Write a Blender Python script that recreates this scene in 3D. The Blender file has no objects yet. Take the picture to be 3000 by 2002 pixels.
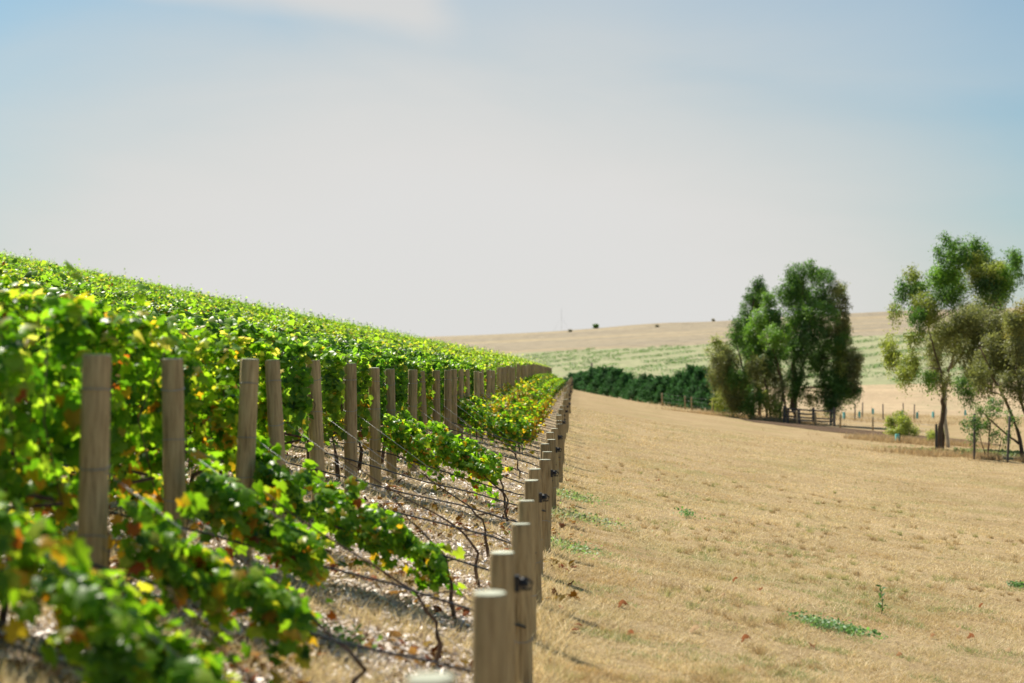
import bpy, bmesh, math, random
import numpy as np
from mathutils import Vector

S = bpy.context.scene
COL = S.collection
R = np.random.RandomState(7)
random.seed(7)

# ------------------------------------------------------------------ camera, sky, sun
EYE = 2.3            # eye height above the foot of the end posts (world z = 0 there)
F = 5000.0           # focal length in photograph pixels (60 mm on 36 mm / 3000 px)
HZ = 1080.0          # row of the photograph at eye level
cam = bpy.data.cameras.new('camera')
cam.lens = 60; cam.sensor_width = 36; cam.sensor_fit = 'HORIZONTAL'
cam.shift_y = (HZ - 1001) / 3000.0
cam.clip_start = 0.1; cam.clip_end = 6000
cam.dof.use_dof = True; cam.dof.focus_distance = 27.0; cam.dof.aperture_fstop = 1.6
camo = bpy.data.objects.new('camera', cam); COL.objects.link(camo)
camo.location = (0, 0, EYE); camo.rotation_euler = (math.radians(90), 0, 0)
S.camera = camo

S.view_settings.view_transform = 'Standard'
S.view_settings.look = 'None'
S.view_settings.exposure = 0.75
S.view_settings.gamma = 1.0
S.view_settings.use_curve_mapping = False
S.render.engine = 'CYCLES'
S.cycles.use_denoising = True
S.cycles.max_bounces = 7
S.cycles.diffuse_bounces = 4
S.cycles.transmission_bounces = 4
S.cycles.caustics_reflective = False; S.cycles.caustics_refractive = False

SUN_EL = math.radians(54)
SUN_AZ = math.radians(-36)                 # measured from +Y towards +X
sund = Vector((math.sin(SUN_AZ)*math.cos(SUN_EL), math.cos(SUN_AZ)*math.cos(SUN_EL), math.sin(SUN_EL)))
sl = bpy.data.lights.new('sun', 'SUN'); sl.energy = 4.9; sl.angle = math.radians(0.5); sl.color = (1, 0.93, 0.80)
so = bpy.data.objects.new('sun', sl); COL.objects.link(so)
so.rotation_euler = sund.to_track_quat('Z', 'Y').to_euler()
so.location = (-30, 40, 60)

world = bpy.data.worlds.new('World'); S.world = world; world.use_nodes = True
nt = world.node_tree; nt.nodes.clear()
def N_(t, **k):
    n = nt.nodes.new(t)
    for a, b in k.items(): setattr(n, a, b)
    return n
def MATH(op, a, b=None, c=None):
    n = N_('ShaderNodeMath', operation=op)
    for i, v in enumerate((a, b, c)):
        if v is None: continue
        if isinstance(v, (int, float)): n.inputs[i].default_value = v
        else: nt.links.new(v, n.inputs[i])
    return n.outputs[0]
sky = N_('ShaderNodeTexSky', sky_type='NISHITA'); sky.sun_disc = False
sky.sun_elevation = SUN_EL; sky.sun_rotation = SUN_AZ; sky.air_density = 1.0; sky.dust_density = 1.0; sky.ozone_density = 1.5
tc = N_('ShaderNodeTexCoord'); sep = N_('ShaderNodeSeparateXYZ'); nt.links.new(tc.outputs['Generated'], sep.inputs[0])
X, Y, Z = sep.outputs
# thin high veil: thickest low over the valley, thinning to the sides and upwards
mp = N_('ShaderNodeMapping'); mp.inputs['Scale'].default_value = (3, 3, 9); mp.inputs['Rotation'].default_value = (0, 0.12, 0)
nt.links.new(tc.outputs['Generated'], mp.inputs[0])
nz = N_('ShaderNodeTexNoise'); nz.inputs['Scale'].default_value = 1.6; nz.inputs['Detail'].default_value = 6; nz.inputs['Roughness'].default_value = .5
nz.inputs['Distortion'].default_value = .6
nt.links.new(mp.outputs[0], nz.inputs['Vector'])
wob = MATH('MULTIPLY', MATH('SUBTRACT', nz.outputs['Fac'], .5), .26)
dx = MATH('DIVIDE', MATH('ADD', X, .035), .42)
dz = MATH('DIVIDE', MATH('SUBTRACT', Z, .0), .265)
d2 = MATH('ADD', MATH('MULTIPLY', dx, dx), MATH('MULTIPLY', dz, dz))
d = MATH('ADD', MATH('SQRT', d2), wob)
ramp = N_('ShaderNodeMapRange', interpolation_type='SMOOTHSTEP')
ramp.inputs['From Min'].default_value = .45; ramp.inputs['From Max'].default_value = 1.22
ramp.inputs['To Min'].default_value = .97; ramp.inputs['To Max'].default_value = .06
nt.links.new(d, ramp.inputs['Value'])
# a brighter bank of cirrus high up, left of the middle, with an uneven lower rim
n2 = N_('ShaderNodeTexNoise'); n2.inputs['Scale'].default_value = 7; n2.inputs['Detail'].default_value = 7
m2 = N_('ShaderNodeMapping'); m2.inputs['Scale'].default_value = (1.0, 1, 2.6); nt.links.new(tc.outputs['Generated'], m2.inputs[0]); nt.links.new(m2.outputs[0], n2.inputs['Vector'])
rim = MATH('SUBTRACT', .187, MATH('MULTIPLY', MATH('ADD', X, .05), .13))
rim = MATH('SUBTRACT', rim, MATH('MULTIPLY', MATH('SUBTRACT', n2.outputs['Fac'], .5), .035))
cl0 = N_('ShaderNodeMapRange', interpolation_type='SMOOTHSTEP')
cl0.inputs['From Min'].default_value = -.006; cl0.inputs['From Max'].default_value = .016
cl0.inputs['To Min'].default_value = 0; cl0.inputs['To Max'].default_value = .75
nt.links.new(MATH('SUBTRACT', Z, rim), cl0.inputs['Value'])
cr_ = N_('ShaderNodeMapRange', interpolation_type='SMOOTHSTEP')
cr_.inputs['From Min'].default_value = -.02; cr_.inputs['From Max'].default_value = -.055; cr_.inputs['To Min'].default_value = .25
nt.links.new(MATH('ADD', X, MATH('MULTIPLY', MATH('SUBTRACT', n2.outputs['Fac'], .5), .05)), cr_.inputs['Value'])
class _o: outputs = [MATH('MULTIPLY', cl0.outputs[0], cr_.outputs[0])]
cl = _o
top = N_('ShaderNodeMapRange', interpolation_type='SMOOTHSTEP')
top.inputs['From Min'].default_value = .5; top.inputs['From Max'].default_value = .26; nt.links.new(Z, top.inputs['Value'])
fwd = MATH('GREATER_THAN', Y, 0)
clf = MATH('MULTIPLY', MATH('MULTIPLY', cl.outputs[0], top.outputs[0]), fwd)
veil = N_('ShaderNodeMix', data_type='RGBA'); veil.inputs['Factor'].default_value = 1
VE = 6.3

vc = N_('ShaderNodeMix', data_type='RGBA'); vcr = N_('ShaderNodeMapRange', interpolation_type='SMOOTHSTEP')
vcr.inputs['From Min'].default_value = .35; vcr.inputs['From Max'].default_value = .85; nt.links.new(d, vcr.inputs['Value']); nt.links.new(vcr.outputs[0], vc.inputs['Factor'])
vc.inputs['A'].default_value = (VE*1.04, VE*1.02, VE*.995, 1); vc.inputs['B'].default_value = (VE*.955, VE*.925, VE*.865, 1)
nt.links.new(vc.outputs['Result'], veil.inputs['B'])
nt.links.new(ramp.outputs[0], veil.inputs['Factor']); 
skt = N_('ShaderNodeVectorMath', operation='MULTIPLY'); skt.inputs[1].default_value = (.46, .79, .86)
nt.links.new(sky.outputs[0], skt.inputs[0]); nt.links.new(skt.outputs[0], veil.inputs['A'])
mix2 = N_('ShaderNodeMix', data_type='RGBA'); nt.links.new(clf, mix2.inputs['Factor']); nt.links.new(veil.outputs['Result'], mix2.inputs['A'])
mix2.inputs['B'].default_value = (6.4, 6.2, 5.95, 1)
bg = N_('ShaderNodeBackground'); bg.inputs['Strength'].default_value = .068
wo = N_('ShaderNodeOutputWorld'); nt.links.new(mix2.outputs['Result'], bg.inputs[0]); nt.links.new(bg.outputs[0], wo.inputs[0])

# ------------------------------------------------------------------ numeric helpers
def sm(a, b, x):
    t = np.clip((np.asarray(x, float) - a) / (b - a), 0, 1); return t*t*(3-2*t)
_tab = np.random.RandomState(3).rand(256, 256)
def vn(x, y, s):
    """value noise, 0..1, cell size s"""
    x = np.asarray(x, float)/s; y = np.asarray(y, float)/s
    xi = np.floor(x).astype(int); yi = np.floor(y).astype(int)
    fx = x-xi; fy = y-yi; fx = fx*fx*(3-2*fx); fy = fy*fy*(3-2*fy)
    t = lambda a, b: _tab[a & 255, b & 255]
    return (t(xi, yi)*(1-fx)+t(xi+1, yi)*fx)*(1-fy) + (t(xi, yi+1)*(1-fx)+t(xi+1, yi+1)*fx)*fy
SL = 0.037
def line_x(y): return -.37 + SL*y                 # the line of the end posts
UND = ([0, 5, 10, 30, 50, 75, 110, 150, 190, 240], [.2, .18, .08, -.03, -.08, .12, .25, .15, 0, 0])
def ground(x, y):
    """height of the land at world x, y"""
    x = np.asarray(x, float); y = np.asarray(y, float)
    xp = x - line_x(y); u = np.maximum(-xp, 0)
    bank = .275*np.minimum(u, 2.2) + .275*np.clip(u-2.2, 0, .6)*.85 + .2*np.maximum(u-2.8, 0)
    bank = np.where(u > 90, bank - .2*(u-90)*sm(90, 160, u)*.7, bank)
    r = np.maximum(xp, 0)
    right = -3.6*(1-np.exp(-r/18.))
    near = bank + right + np.interp(y, *UND)
    zc = 190 - 2.6*np.clip(xp, 0, 16)
    near = near - 4.5*sm(0, 70, y-zc)*(1-sm(13, 22, xp))*(xp > -60)
    zf = np.interp(y, [0, 150, 200, 260, 300, 340, 450, 600, 760, 900, 1000, 1400], [-4.8, -4.8, -4.9, -5.0, -4.2, -3.0, 2.4, 9.4, 18.5, 27, 27.5, 5]) + EYE
    zf = zf + .05*(x - .16*y)*sm(220, 500, y)
    w = sm(190, 300, y)
    z = near*(1-w) + (zf)*w
    z = z + .9*(vn(x, y, 37.)-.5)*sm(150, 260, y)*sm(8, 30, np.abs(xp)) + 3*(vn(x, y, 90.)-.5)*sm(600, 900, y)
    rr = .05*(vn(x, y, 1.7)-.5) + .025*(vn(x+40, y, .45)-.5)
    return z + rr*(1-sm(60, 140, y))
def G(x, y): return float(ground(x, y))
def W(px, py, y):                                   # point at distance y seen at photograph pixel px, py
    return Vector(((px-1500)/F*y, y, EYE+(HZ-py)/F*y))

# ------------------------------------------------------------------ mesh helpers
def mesh_np(name, V, Fc, mat, C=None, parent=None, smooth=False, loc=None):
    """V (n,3), Fc (m,k) faces all of k corners, C (n,3) point colours"""
    me = bpy.data.meshes.new(name)
    n = len(V); m, k = Fc.shape
    me.vertices.add(n); me.vertices.foreach_set('co', np.ascontiguousarray(V, dtype=np.float32).ravel())
    me.loops.add(m*k); me.loops.foreach_set('vertex_index', np.ascontiguousarray(Fc, dtype=np.int32).ravel())
    me.polygons.add(m)
    me.polygons.foreach_set('loop_start', np.arange(0, m*k, k, dtype=np.int32))
    me.polygons.foreach_set('loop_total', np.full(m, k, dtype=np.int32))
    if smooth: me.polygons.foreach_set('use_smooth', np.ones(m, dtype=bool))
    me.update(calc_edges=True)
    if C is not None:
        a = me.color_attributes.new('tint', 'FLOAT_COLOR', 'POINT')
        c4 = np.ones((n, 4), np.float32); c4[:, :3] = C
        a.data.foreach_set('color', c4.ravel())
    me.materials.append(mat)
    o = bpy.data.objects.new(name, me); COL.objects.link(o)
    if parent: o.parent = parent
    if loc is not None: o.location = loc
    return o
class MB:
    """collects shapes for one mesh object"""
    def __init__(s): s.v = []; s.f = []
    def box(s, c, h, rz=0, lean=(0, 0)):
        b = len(s.v); ca, sa = math.cos(rz), math.sin(rz)
        for k in (-1, 1):
            for x, y in ((-1, -1), (1, -1), (1, 1), (-1, 1)):
                X_, Y_ = x*h[0], y*h[1]
                s.v.append((c[0]+X_*ca-Y_*sa+lean[0]*k, c[1]+X_*sa+Y_*ca+lean[1]*k, c[2]+k*h[2]))
        for f in ((3, 2, 1, 0), (4, 5, 6, 7), (0, 1, 5, 4), (1, 2, 6, 5), (2, 3, 7, 6), (3, 0, 4, 7)): s.f.append([b+i for i in f])
    def tube(s, pts, rad, n=8, cap=True):
        pts = [Vector(p) for p in pts]
        if not hasattr(rad, '__len__'): rad = [rad]*len(pts)
        b = len(s.v); up = Vector((0, 0, 1))
        for i, p in enumerate(pts):
            t = (pts[min(i+1, len(pts)-1)] - pts[max(i-1, 0)]).normalized()
            a = t.cross(up) if abs(t.dot(up)) < .95 else t.cross(Vector((0, 1, 0)))
            a.normalize(); c = t.cross(a)
            for j in range(n):
                q = 2*math.pi*j/n
                s.v.append(tuple(p + (a*math.cos(q)+c*math.sin(q))*rad[i]))
        for i in range(len(pts)-1):
            for j in range(n):
                s.f.append([b+i*n+j, b+i*n+(j+1) % n, b+(i+1)*n+(j+1) % n, b+(i+1)*n+j])
        if cap:
            s.f.append([b+j for j in range(n)][::-1]); s.f.append([b+(len(pts)-1)*n+j for j in range(n)])
    def lathe(s, prof, c=(0, 0, 0), n=24, wob=None):
        b = len(s.v)
        for i, (r, z) in enumerate(prof):
            for j in range(n):
                q = 2*math.pi*j/n; rr = r*(1+(wob(q, z) if wob else 0))
                s.v.append((c[0]+rr*math.cos(q), c[1]+rr*math.sin(q), c[2]+z))
        for i in range(len(prof)-1):
            for j in range(n): s.f.append([b+i*n+j, b+i*n+(j+1) % n, b+(i+1)*n+(j+1) % n, b+(i+1)*n+j])
        s.f.append([b+j for j in range(n)][::-1]); s.f.append([b+(len(prof)-1)*n+j for j in range(n)])
    def build(s, name, mat, parent=None, smooth=True, loc=None):
        me = bpy.data.meshes.new(name); me.from_pydata(s.v, [], s.f)
        if smooth:
            me.polygons.foreach_set('use_smooth', [len(p.vertices) == 4 for p in me.polygons])
        me.materials.append(mat); me.update()
        o = bpy.data.objects.new(name, me); COL.objects.link(o)
        if parent: o.parent = parent
        if loc is not None: o.location = loc
        return o
def empty(name, loc=(0, 0, 0)):
    o = bpy.data.objects.new(name, None); COL.objects.link(o); o.location = loc; o.empty_display_size = .2; return o
def tag(o, label=None, cat=None, group=None, kind=None):
    if label: o['label'] = label
    if cat: o['category'] = cat
    if group: o['group'] = group
    if kind: o['kind'] = kind
    return o
def copy_tree(o, parent=None):
    c = o.copy(); COL.objects.link(c); c.parent = parent
    for ch in [x for x in bpy.data.objects if x.parent == o]: copy_tree(ch, c)
    return c

# ------------------------------------------------------------------ materials
def newmat(name):
    m = bpy.data.materials.new(name); m.use_nodes = True
    t = m.node_tree; t.nodes.clear(); out = t.nodes.new('ShaderNodeOutputMaterial')
    return m, t, out
def leaf_mat(name, trans=.5, gain=(1.5, 1.5, .7), rough=.42, spec=.5, mottled=.25):
    m, t, out = newmat(name); L = t.links.new
    at = t.nodes.new('ShaderNodeAttribute'); at.attribute_name = 'tint'
    ge = t.nodes.new('ShaderNodeNewGeometry')
    nn = t.nodes.new('ShaderNodeTexNoise'); nn.inputs['Scale'].default_value = 30
    tcx = t.nodes.new('ShaderNodeTexCoord'); L(tcx.outputs['Object'], nn.inputs['Vector'])
    mr = t.nodes.new('ShaderNodeMapRange'); mr.inputs['To Min'].default_value = 1-mottled; mr.inputs['To Max'].default_value = 1+mottled
    L(nn.outputs['Fac'], mr.inputs['Value'])
    mm = t.nodes.new('ShaderNodeVectorMath'); mm.operation = 'SCALE'; L(at.outputs['Color'], mm.inputs[0]); L(mr.outputs[0], mm.inputs['Scale'])
    p = t.nodes.new('ShaderNodeBsdfPrincipled'); p.inputs['Roughness'].default_value = rough; p.inputs['Specular IOR Level'].default_value = spec
    L(mm.outputs[0], p.inputs['Base Color'])
    g = t.nodes.new('ShaderNodeVectorMath'); g.operation = 'MULTIPLY'; g.inputs[1].default_value = gain; L(mm.outputs[0], g.inputs[0])
    tr = t.nodes.new('ShaderNodeBsdfTranslucent'); L(g.outputs[0], tr.inputs['Color'])
    mx = t.nodes.new('ShaderNodeMixShader'); mx.inputs[0].default_value = trans
    L(p.outputs[0], mx.inputs[1]); L(tr.outputs[0], mx.inputs[2]); L(mx.outputs[0], out.inputs[0])
    return m
def noisy_mat(name, stops, scale=5., stretch=(1, 1, 1), rough=.85, bump=.3, bscale=None, detail=6, per_object=.15, spec=.3, attr=False):
    m, t, out = newmat(name); L = t.links.new
    tcx = t.nodes.new('ShaderNodeTexCoord'); mpn = t.nodes.new('ShaderNodeMapping'); mpn.inputs['Scale'].default_value = stretch
    L(tcx.outputs['Object'], mpn.inputs[0])
    oi = t.nodes.new('ShaderNodeObjectInfo'); ad = t.nodes.new('ShaderNodeVectorMath'); ad.operation = 'ADD'
    sc = t.nodes.new('ShaderNodeMath'); sc.operation = 'MULTIPLY'; sc.inputs[1].default_value = 37.; L(oi.outputs['Random'], sc.inputs[0])
    L(mpn.outputs[0], ad.inputs[0]); L(sc.outputs[0], ad.inputs[1])
    n = t.nodes.new('ShaderNodeTexNoise'); n.inputs['Scale'].default_value = scale; n.inputs['Detail'].default_value = detail; n.inputs['Roughness'].default_value = .62
    L(ad.outputs[0], n.inputs['Vector'])
    r = t.nodes.new('ShaderNodeValToRGB'); cr = r.color_ramp
    while len(cr.elements) < len(stops): cr.elements.new(.5)
    for e, (pos, c) in zip(cr.elements, stops): e.position = pos; e.color = (*c, 1)
    L(n.outputs['Fac'], r.inputs[0])
    mr = t.nodes.new('ShaderNodeMapRange'); mr.inputs['To Min'].default_value = 1-per_object; mr.inputs['To Max'].default_value = 1+per_object
    L(oi.outputs['Random'], mr.inputs['Value'])
    mm = t.nodes.new('ShaderNodeVectorMath'); mm.operation = 'SCALE'; L(r.outputs[0], mm.inputs[0]); L(mr.outputs[0], mm.inputs['Scale'])
    p = t.nodes.new('ShaderNodeBsdfPrincipled'); p.inputs['Roughness'].default_value = rough; p.inputs['Specular IOR Level'].default_value = spec
    L(mm.outputs[0], p.inputs['Base Color'])
    if bump:
        b = t.nodes.new('ShaderNodeBump'); b.inputs['Strength'].default_value = bump; b.inputs['Distance'].default_value = .02
        if bscale:
            n3 = t.nodes.new('ShaderNodeTexNoise'); n3.inputs['Scale'].default_value = bscale; n3.inputs['Detail'].default_value = 5; L(ad.outputs[0], n3.inputs['Vector']); L(n3.outputs['Fac'], b.inputs['Height'])
        else: L(n.outputs['Fac'], b.inputs['Height'])
        L(b.outputs[0], p.inputs['Normal'])
    L(p.outputs[0], out.inputs[0])
    return m
def soil_mat(name, a, b, c, s1, s2, s3, bump=.5, stretch=(1, 1, 1), bdist=.05, fine=60.):
    """three tones mixed by two noises of different scale, plus fine grain"""
    m, t, out = newmat(name); L = t.links.new
    tcx = t.nodes.new('ShaderNodeTexCoord'); mpn = t.nodes.new('ShaderNodeMapping'); mpn.inputs['Scale'].default_value = stretch
    L(tcx.outputs['Object'], mpn.inputs[0])
    def nz_(s, d_=5, w=False):
        q = t.nodes.new('ShaderNodeTexNoise'); q.inputs['Scale'].default_value = s; q.inputs['Detail'].default_value = d_; q.inputs['Roughness'].default_value = .65
        L((tcx.outputs['Object'] if w else mpn.outputs[0]), q.inputs['Vector']); return q.outputs['Fac']
    def mr_(v, lo, hi, o0=0, o1=1):
        q = t.nodes.new('ShaderNodeMapRange'); q.inputs['From Min'].default_value = lo; q.inputs['From Max'].default_value = hi
        q.inputs['To Min'].default_value = o0; q.inputs['To Max'].default_value = o1; L(v, q.inputs['Value']); return q.outputs[0]
    def mix_(f, A, B):
        q = t.nodes.new('ShaderNodeMix'); q.data_type = 'RGBA'; L(f, q.inputs['Factor'])
        for s_, v in (('A', A), ('B', B)):
            if isinstance(v, tuple): q.inputs[s_].default_value = (*v, 1)
            else: L(v, q.inputs[s_])
        return q.outputs['Result']
    k = mix_(mr_(nz_(s1), .38, .62), a, b)
    k = mix_(mr_(nz_(s2), .5, .72), k, c)
    f = nz_(s3, 6, True)
    g = t.nodes.new('ShaderNodeVectorMath'); g.operation = 'SCALE'; L(k, g.inputs[0]); L(mr_(f, .3, .7, .72, 1.28), g.inputs['Scale'])
    p = t.nodes.new('ShaderNodeBsdfPrincipled'); p.inputs['Roughness'].default_value = .95; p.inputs['Specular IOR Level'].default_value = .1
    L(g.outputs[0], p.inputs['Base Color'])
    bp = t.nodes.new('ShaderNodeBump'); bp.inputs['Strength'].default_value = bump; bp.inputs['Distance'].default_value = bdist
    L(nz_(fine, 6, True), bp.inputs['Height']); L(bp.outputs[0], p.inputs['Normal']); L(p.outputs[0], out.inputs[0])
    return m
M = {}
M['vine'] = leaf_mat('vine_leaf', .60, (1.9, 1.85, .6), rough=.36, spec=.26)
M['gum'] = leaf_mat('gum_leaf', .48, (1.45, 1.5, .8), rough=.5, spec=.4)
M['pine'] = leaf_mat('pine_needles', .3, (1.3, 1.4, .8), rough=.7, spec=.1)
M['straw'] = leaf_mat('straw', .35, (1.1, 1.05, .9), rough=.7, spec=.2, mottled=.1)
M['litter'] = leaf_mat('litter', .15, (1.1, 1., .8), rough=.5, spec=.5, mottled=.2)
M['post'] = noisy_mat('weathered_pine', [(.22, (.10, .063, .028)), (.45, (.36, .262, .137)), (.75, (.54, .42, .235))], scale=7, stretch=(6, 6, .5), bump=.5, rough=.85, per_object=.25)
M['post_top'] = noisy_mat('end_grain', [(.3, (.36, .37, .28)), (.7, (.52, .53, .42))], scale=30, bump=.2, rough=.9)
M['oldwood'] = noisy_mat('dark_rail_wood', [(.3, (.05, .045, .04)), (.7, (.16, .14, .12))], scale=8, stretch=(1, 1, 1), bump=.4)
M['bark'] = noisy_mat('vine_bark', [(.3, (.05, .03, .02)), (.7, (.17, .11, .075))], scale=22, stretch=(1, 1, .3), bump=.9)
M['trunk'] = noisy_mat('gum_bark', [(.3, (.07, .045, .03)), (.7, (.2, .135, .09))], scale=3, stretch=(1, 1, .25), bump=.8)
M['palebark'] = noisy_mat('pale_gum_bark', [(.3, (.3, .25, .2)), (.7, (.55, .5, .43))], scale=3, stretch=(1, 1, .3), bump=.4)
M['hose'] = noisy_mat('black_poly_hose', [(.3, (.02, .022, .024)), (.7, (.05, .052, .055))], scale=15, bump=.1, rough=.38, spec=.6)
M['wire'] = noisy_mat('galvanised_wire', [(.3, (.16, .17, .17)), (.7, (.30, .31, .31))], scale=15, bump=.0, rough=.4, spec=.8)
M['black'] = noisy_mat('black_plastic', [(.3, (.015, .015, .018)), (.7, (.035, .035, .04))], scale=15, bump=.0, rough=.35)
M['guard'] = noisy_mat('turquoise_sleeve', [(.3, (.12, .50, .50)), (.7, (.2, .62, .62))], scale=6, bump=.1, rough=.5)
M['deadleaf'] = leaf_mat('dead_leaf', .1, (1.1, 1., .8), rough=.9, spec=.1, mottled=.3)
M['field'] = soil_mat('dry_field', (.37, .27, .15), (.29, .205, .105), (.26, .215, .09), .5, .23, 9., bump=.6)
M['floor'] = soil_mat('vineyard_floor', (.44, .335, .22), (.33, .245, .15), (.38, .30, .155), 2.2, .9, 22., bump=.9)
M['pasture'] = soil_mat('dry_pasture', (.43, .32, .20), (.36, .265, .165), (.28, .245, .14), .06, .11, 1.1, bump=.5, fine=4, bdist=.3)
M['greenhill'] = soil_mat('green_hillside', (.255, .26, .14), (.29, .28, .165), (.215, .245, .12), .02, .045, .35, bump=.5, stretch=(.35, 1.3, 1), fine=1.2, bdist=.5)
M['ridge'] = soil_mat('dry_ridge', (.29, .24, .165), (.24, .20, .145), (.38, .29, .16), .012, .02, .25, bump=.5, stretch=(.3, 1.6, 1), fine=.8, bdist=.6)

# ------------------------------------------------------------------ land (one height field split along grid lines)
def growing(a, b, s0, g):
    v = [a]; s = s0
    while v[-1] < b: v.append(v[-1]+s); s *= g
    return v
xs_r = [0] + growing(.12, 16, .16, 1.012) ; xs_r = xs_r + growing(xs_r[-1]+.5, 700, .6, 1.06)
xs_l = [-v for v in growing(.14, 6, .17, 1.012)]; xs_l = xs_l + [-v for v in growing(-xs_l[-1]+.4, 420, .5, 1.06)]
xs = np.array(sorted(xs_l) + xs_r)
ys = np.array([-40, -25, -14, -8, -4, -1, 1, 2] + growing(2.6, 60, .16, 1.012)); ys = ys[ys < 60]
ys = np.concatenate([ys, growing(60.6, 1400, .8, 1.025)])
YG0, YG1 = ys[np.argmin(abs(ys-335))], ys[np.argmin(abs(ys-620))]
YN = ys[np.argmin(abs(ys-205))]
gx, gy = np.meshgrid(xs, ys)
wx = gx + line_x(gy); wz = ground(wx, gy)
ny, nx = gx.shape
VV = np.stack([wx, gy, wz], -1).reshape(-1, 3)
ii, jj = np.meshgrid(np.arange(ny-1), np.arange(nx-1), indexing='ij')
a0 = ii*nx+jj
FF = np.stack([a0, a0+1, a0+nx+1, a0+nx], -1)
cyy = .5*(ys[:-1]+ys[1:])[:, None]*np.ones((1, nx-1)); cxx = .5*(xs[:-1]+xs[1:])[None, :]*np.ones((ny-1, 1))
def land(name, mask, mat):
    f = FF[mask]; idx, inv = np.unique(f, return_inverse=True)
    o = mesh_np(name, VV[idx], inv.reshape(f.shape), mat, smooth=True)
    return tag(o, kind='structure')
land('vineyard_ground', (cxx < 0) & (cyy < YN), M['floor'])
land('dry_grass_field', (cxx > 0) & (cyy < YN), M['field'])
land('valley_pasture', (cyy > YN) & (cyy < YG0), M['pasture'])
land('green_hillside', (cyy > YG0) & (cyy < YG1), M['greenhill'])
land('dry_hilltop', (cyy > YG1), M['ridge'])

# ------------------------------------------------------------------ leaves
def vine_template(level):
    if level == 0:
        o = [(0, 0), (.27, -.2), (.5, .06), (.37, .28), (.44, .56), (.2, .6), (0, .98), (-.2, .6), (-.44, .56), (-.37, .28), (-.5, .06), (-.27, -.2)]
        V = [(0, .3, .07)] + [(a, b, -.05-.1*abs(a)+(.03 if i % 2 else -.03)) for i, (a, b) in enumerate(o)]
    elif level == 1:
        o = [(0, -.05), (.42, -.1), (.5, .4), (0, .95), (-.5, .4), (-.42, -.1)]
        V = [(0, .35, .07)] + [(a, b, -.09*abs(a)*2) for a, b in o]
    else:
        V = [(0, -.1, 0), (.5, .3, -.06), (0, .95, 0), (-.5, .3, -.06)]
        return np.array(V), np.array([[0, 1, 2], [0, 2, 3]])
    n = len(V)-1
    return np.array(V), np.array([[0, i+1, (i+1) % n+1] for i in range(n)])
def narrow_template():
    return np.array([(0, 0, 0), (.17, .5, .03), (0, 1., -.05), (-.17, .5, .03)]), np.array([[0, 1, 2, 3]])
def leaves(tmpl, P, Nn, U, Sz, C):
    """instantiate the template at every P; returns vertices, faces, colours"""
    T, Ft = tmpl
    Nn = Nn/np.linalg.norm(Nn, axis=1, keepdims=True)
    Rr = np.cross(U, Nn); Rr /= np.maximum(np.linalg.norm(Rr, axis=1, keepdims=True), 1e-6)
    U2 = np.cross(Nn, Rr)
    V = (P[:, None] + Sz[:, None, None]*(T[None, :, 0:1]*Rr[:, None] + T[None, :, 1:2]*U2[:, None] + T[None, :, 2:3]*Nn[:, None]))
    n, k = len(P), len(T)
    Fc = (Ft[None] + (np.arange(n)*k)[:, None, None]).reshape(-1, Ft.shape[1])
    return V.reshape(-1, 3), Fc, np.repeat(C, k, axis=0)
GREENS = np.array([(.085, .195, .014), (.125, .255, .018), (.185, .33, .026), (.28, .38, .05), (.045, .120, .012)])
YELL = np.array([(.38, .29, .03), (.44, .27, .03), (.32, .33, .05)])
REDS = np.array([(.36, .16, .02), (.27, .075, .02), (.42, .25, .035)])
def vine_colour(rs, n, py, pr):
    c = GREENS[rs.choice(5, n, p=[.24, .27, .24, .13, .12])]
    r = rs.rand(n)
    my = r < py; c[my] = YELL[rs.randint(0, 3, my.sum())]
    mr = (r > 1-pr); c[mr] = REDS[rs.randint(0, 3, mr.sum())]
    return c*(.8+.4*rs.rand(n, 1))
U0 = 2.3      # tall posts stand this far behind the end posts
def prof_h(u): # ground height along a row, u metres in from the end posts
    u = np.asarray(u, float)
    return .275*np.minimum(u, 2.2) + .275*np.clip(u-2.2, 0, .6)*.85 + .2*np.maximum(u-2.8, 0)
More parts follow.
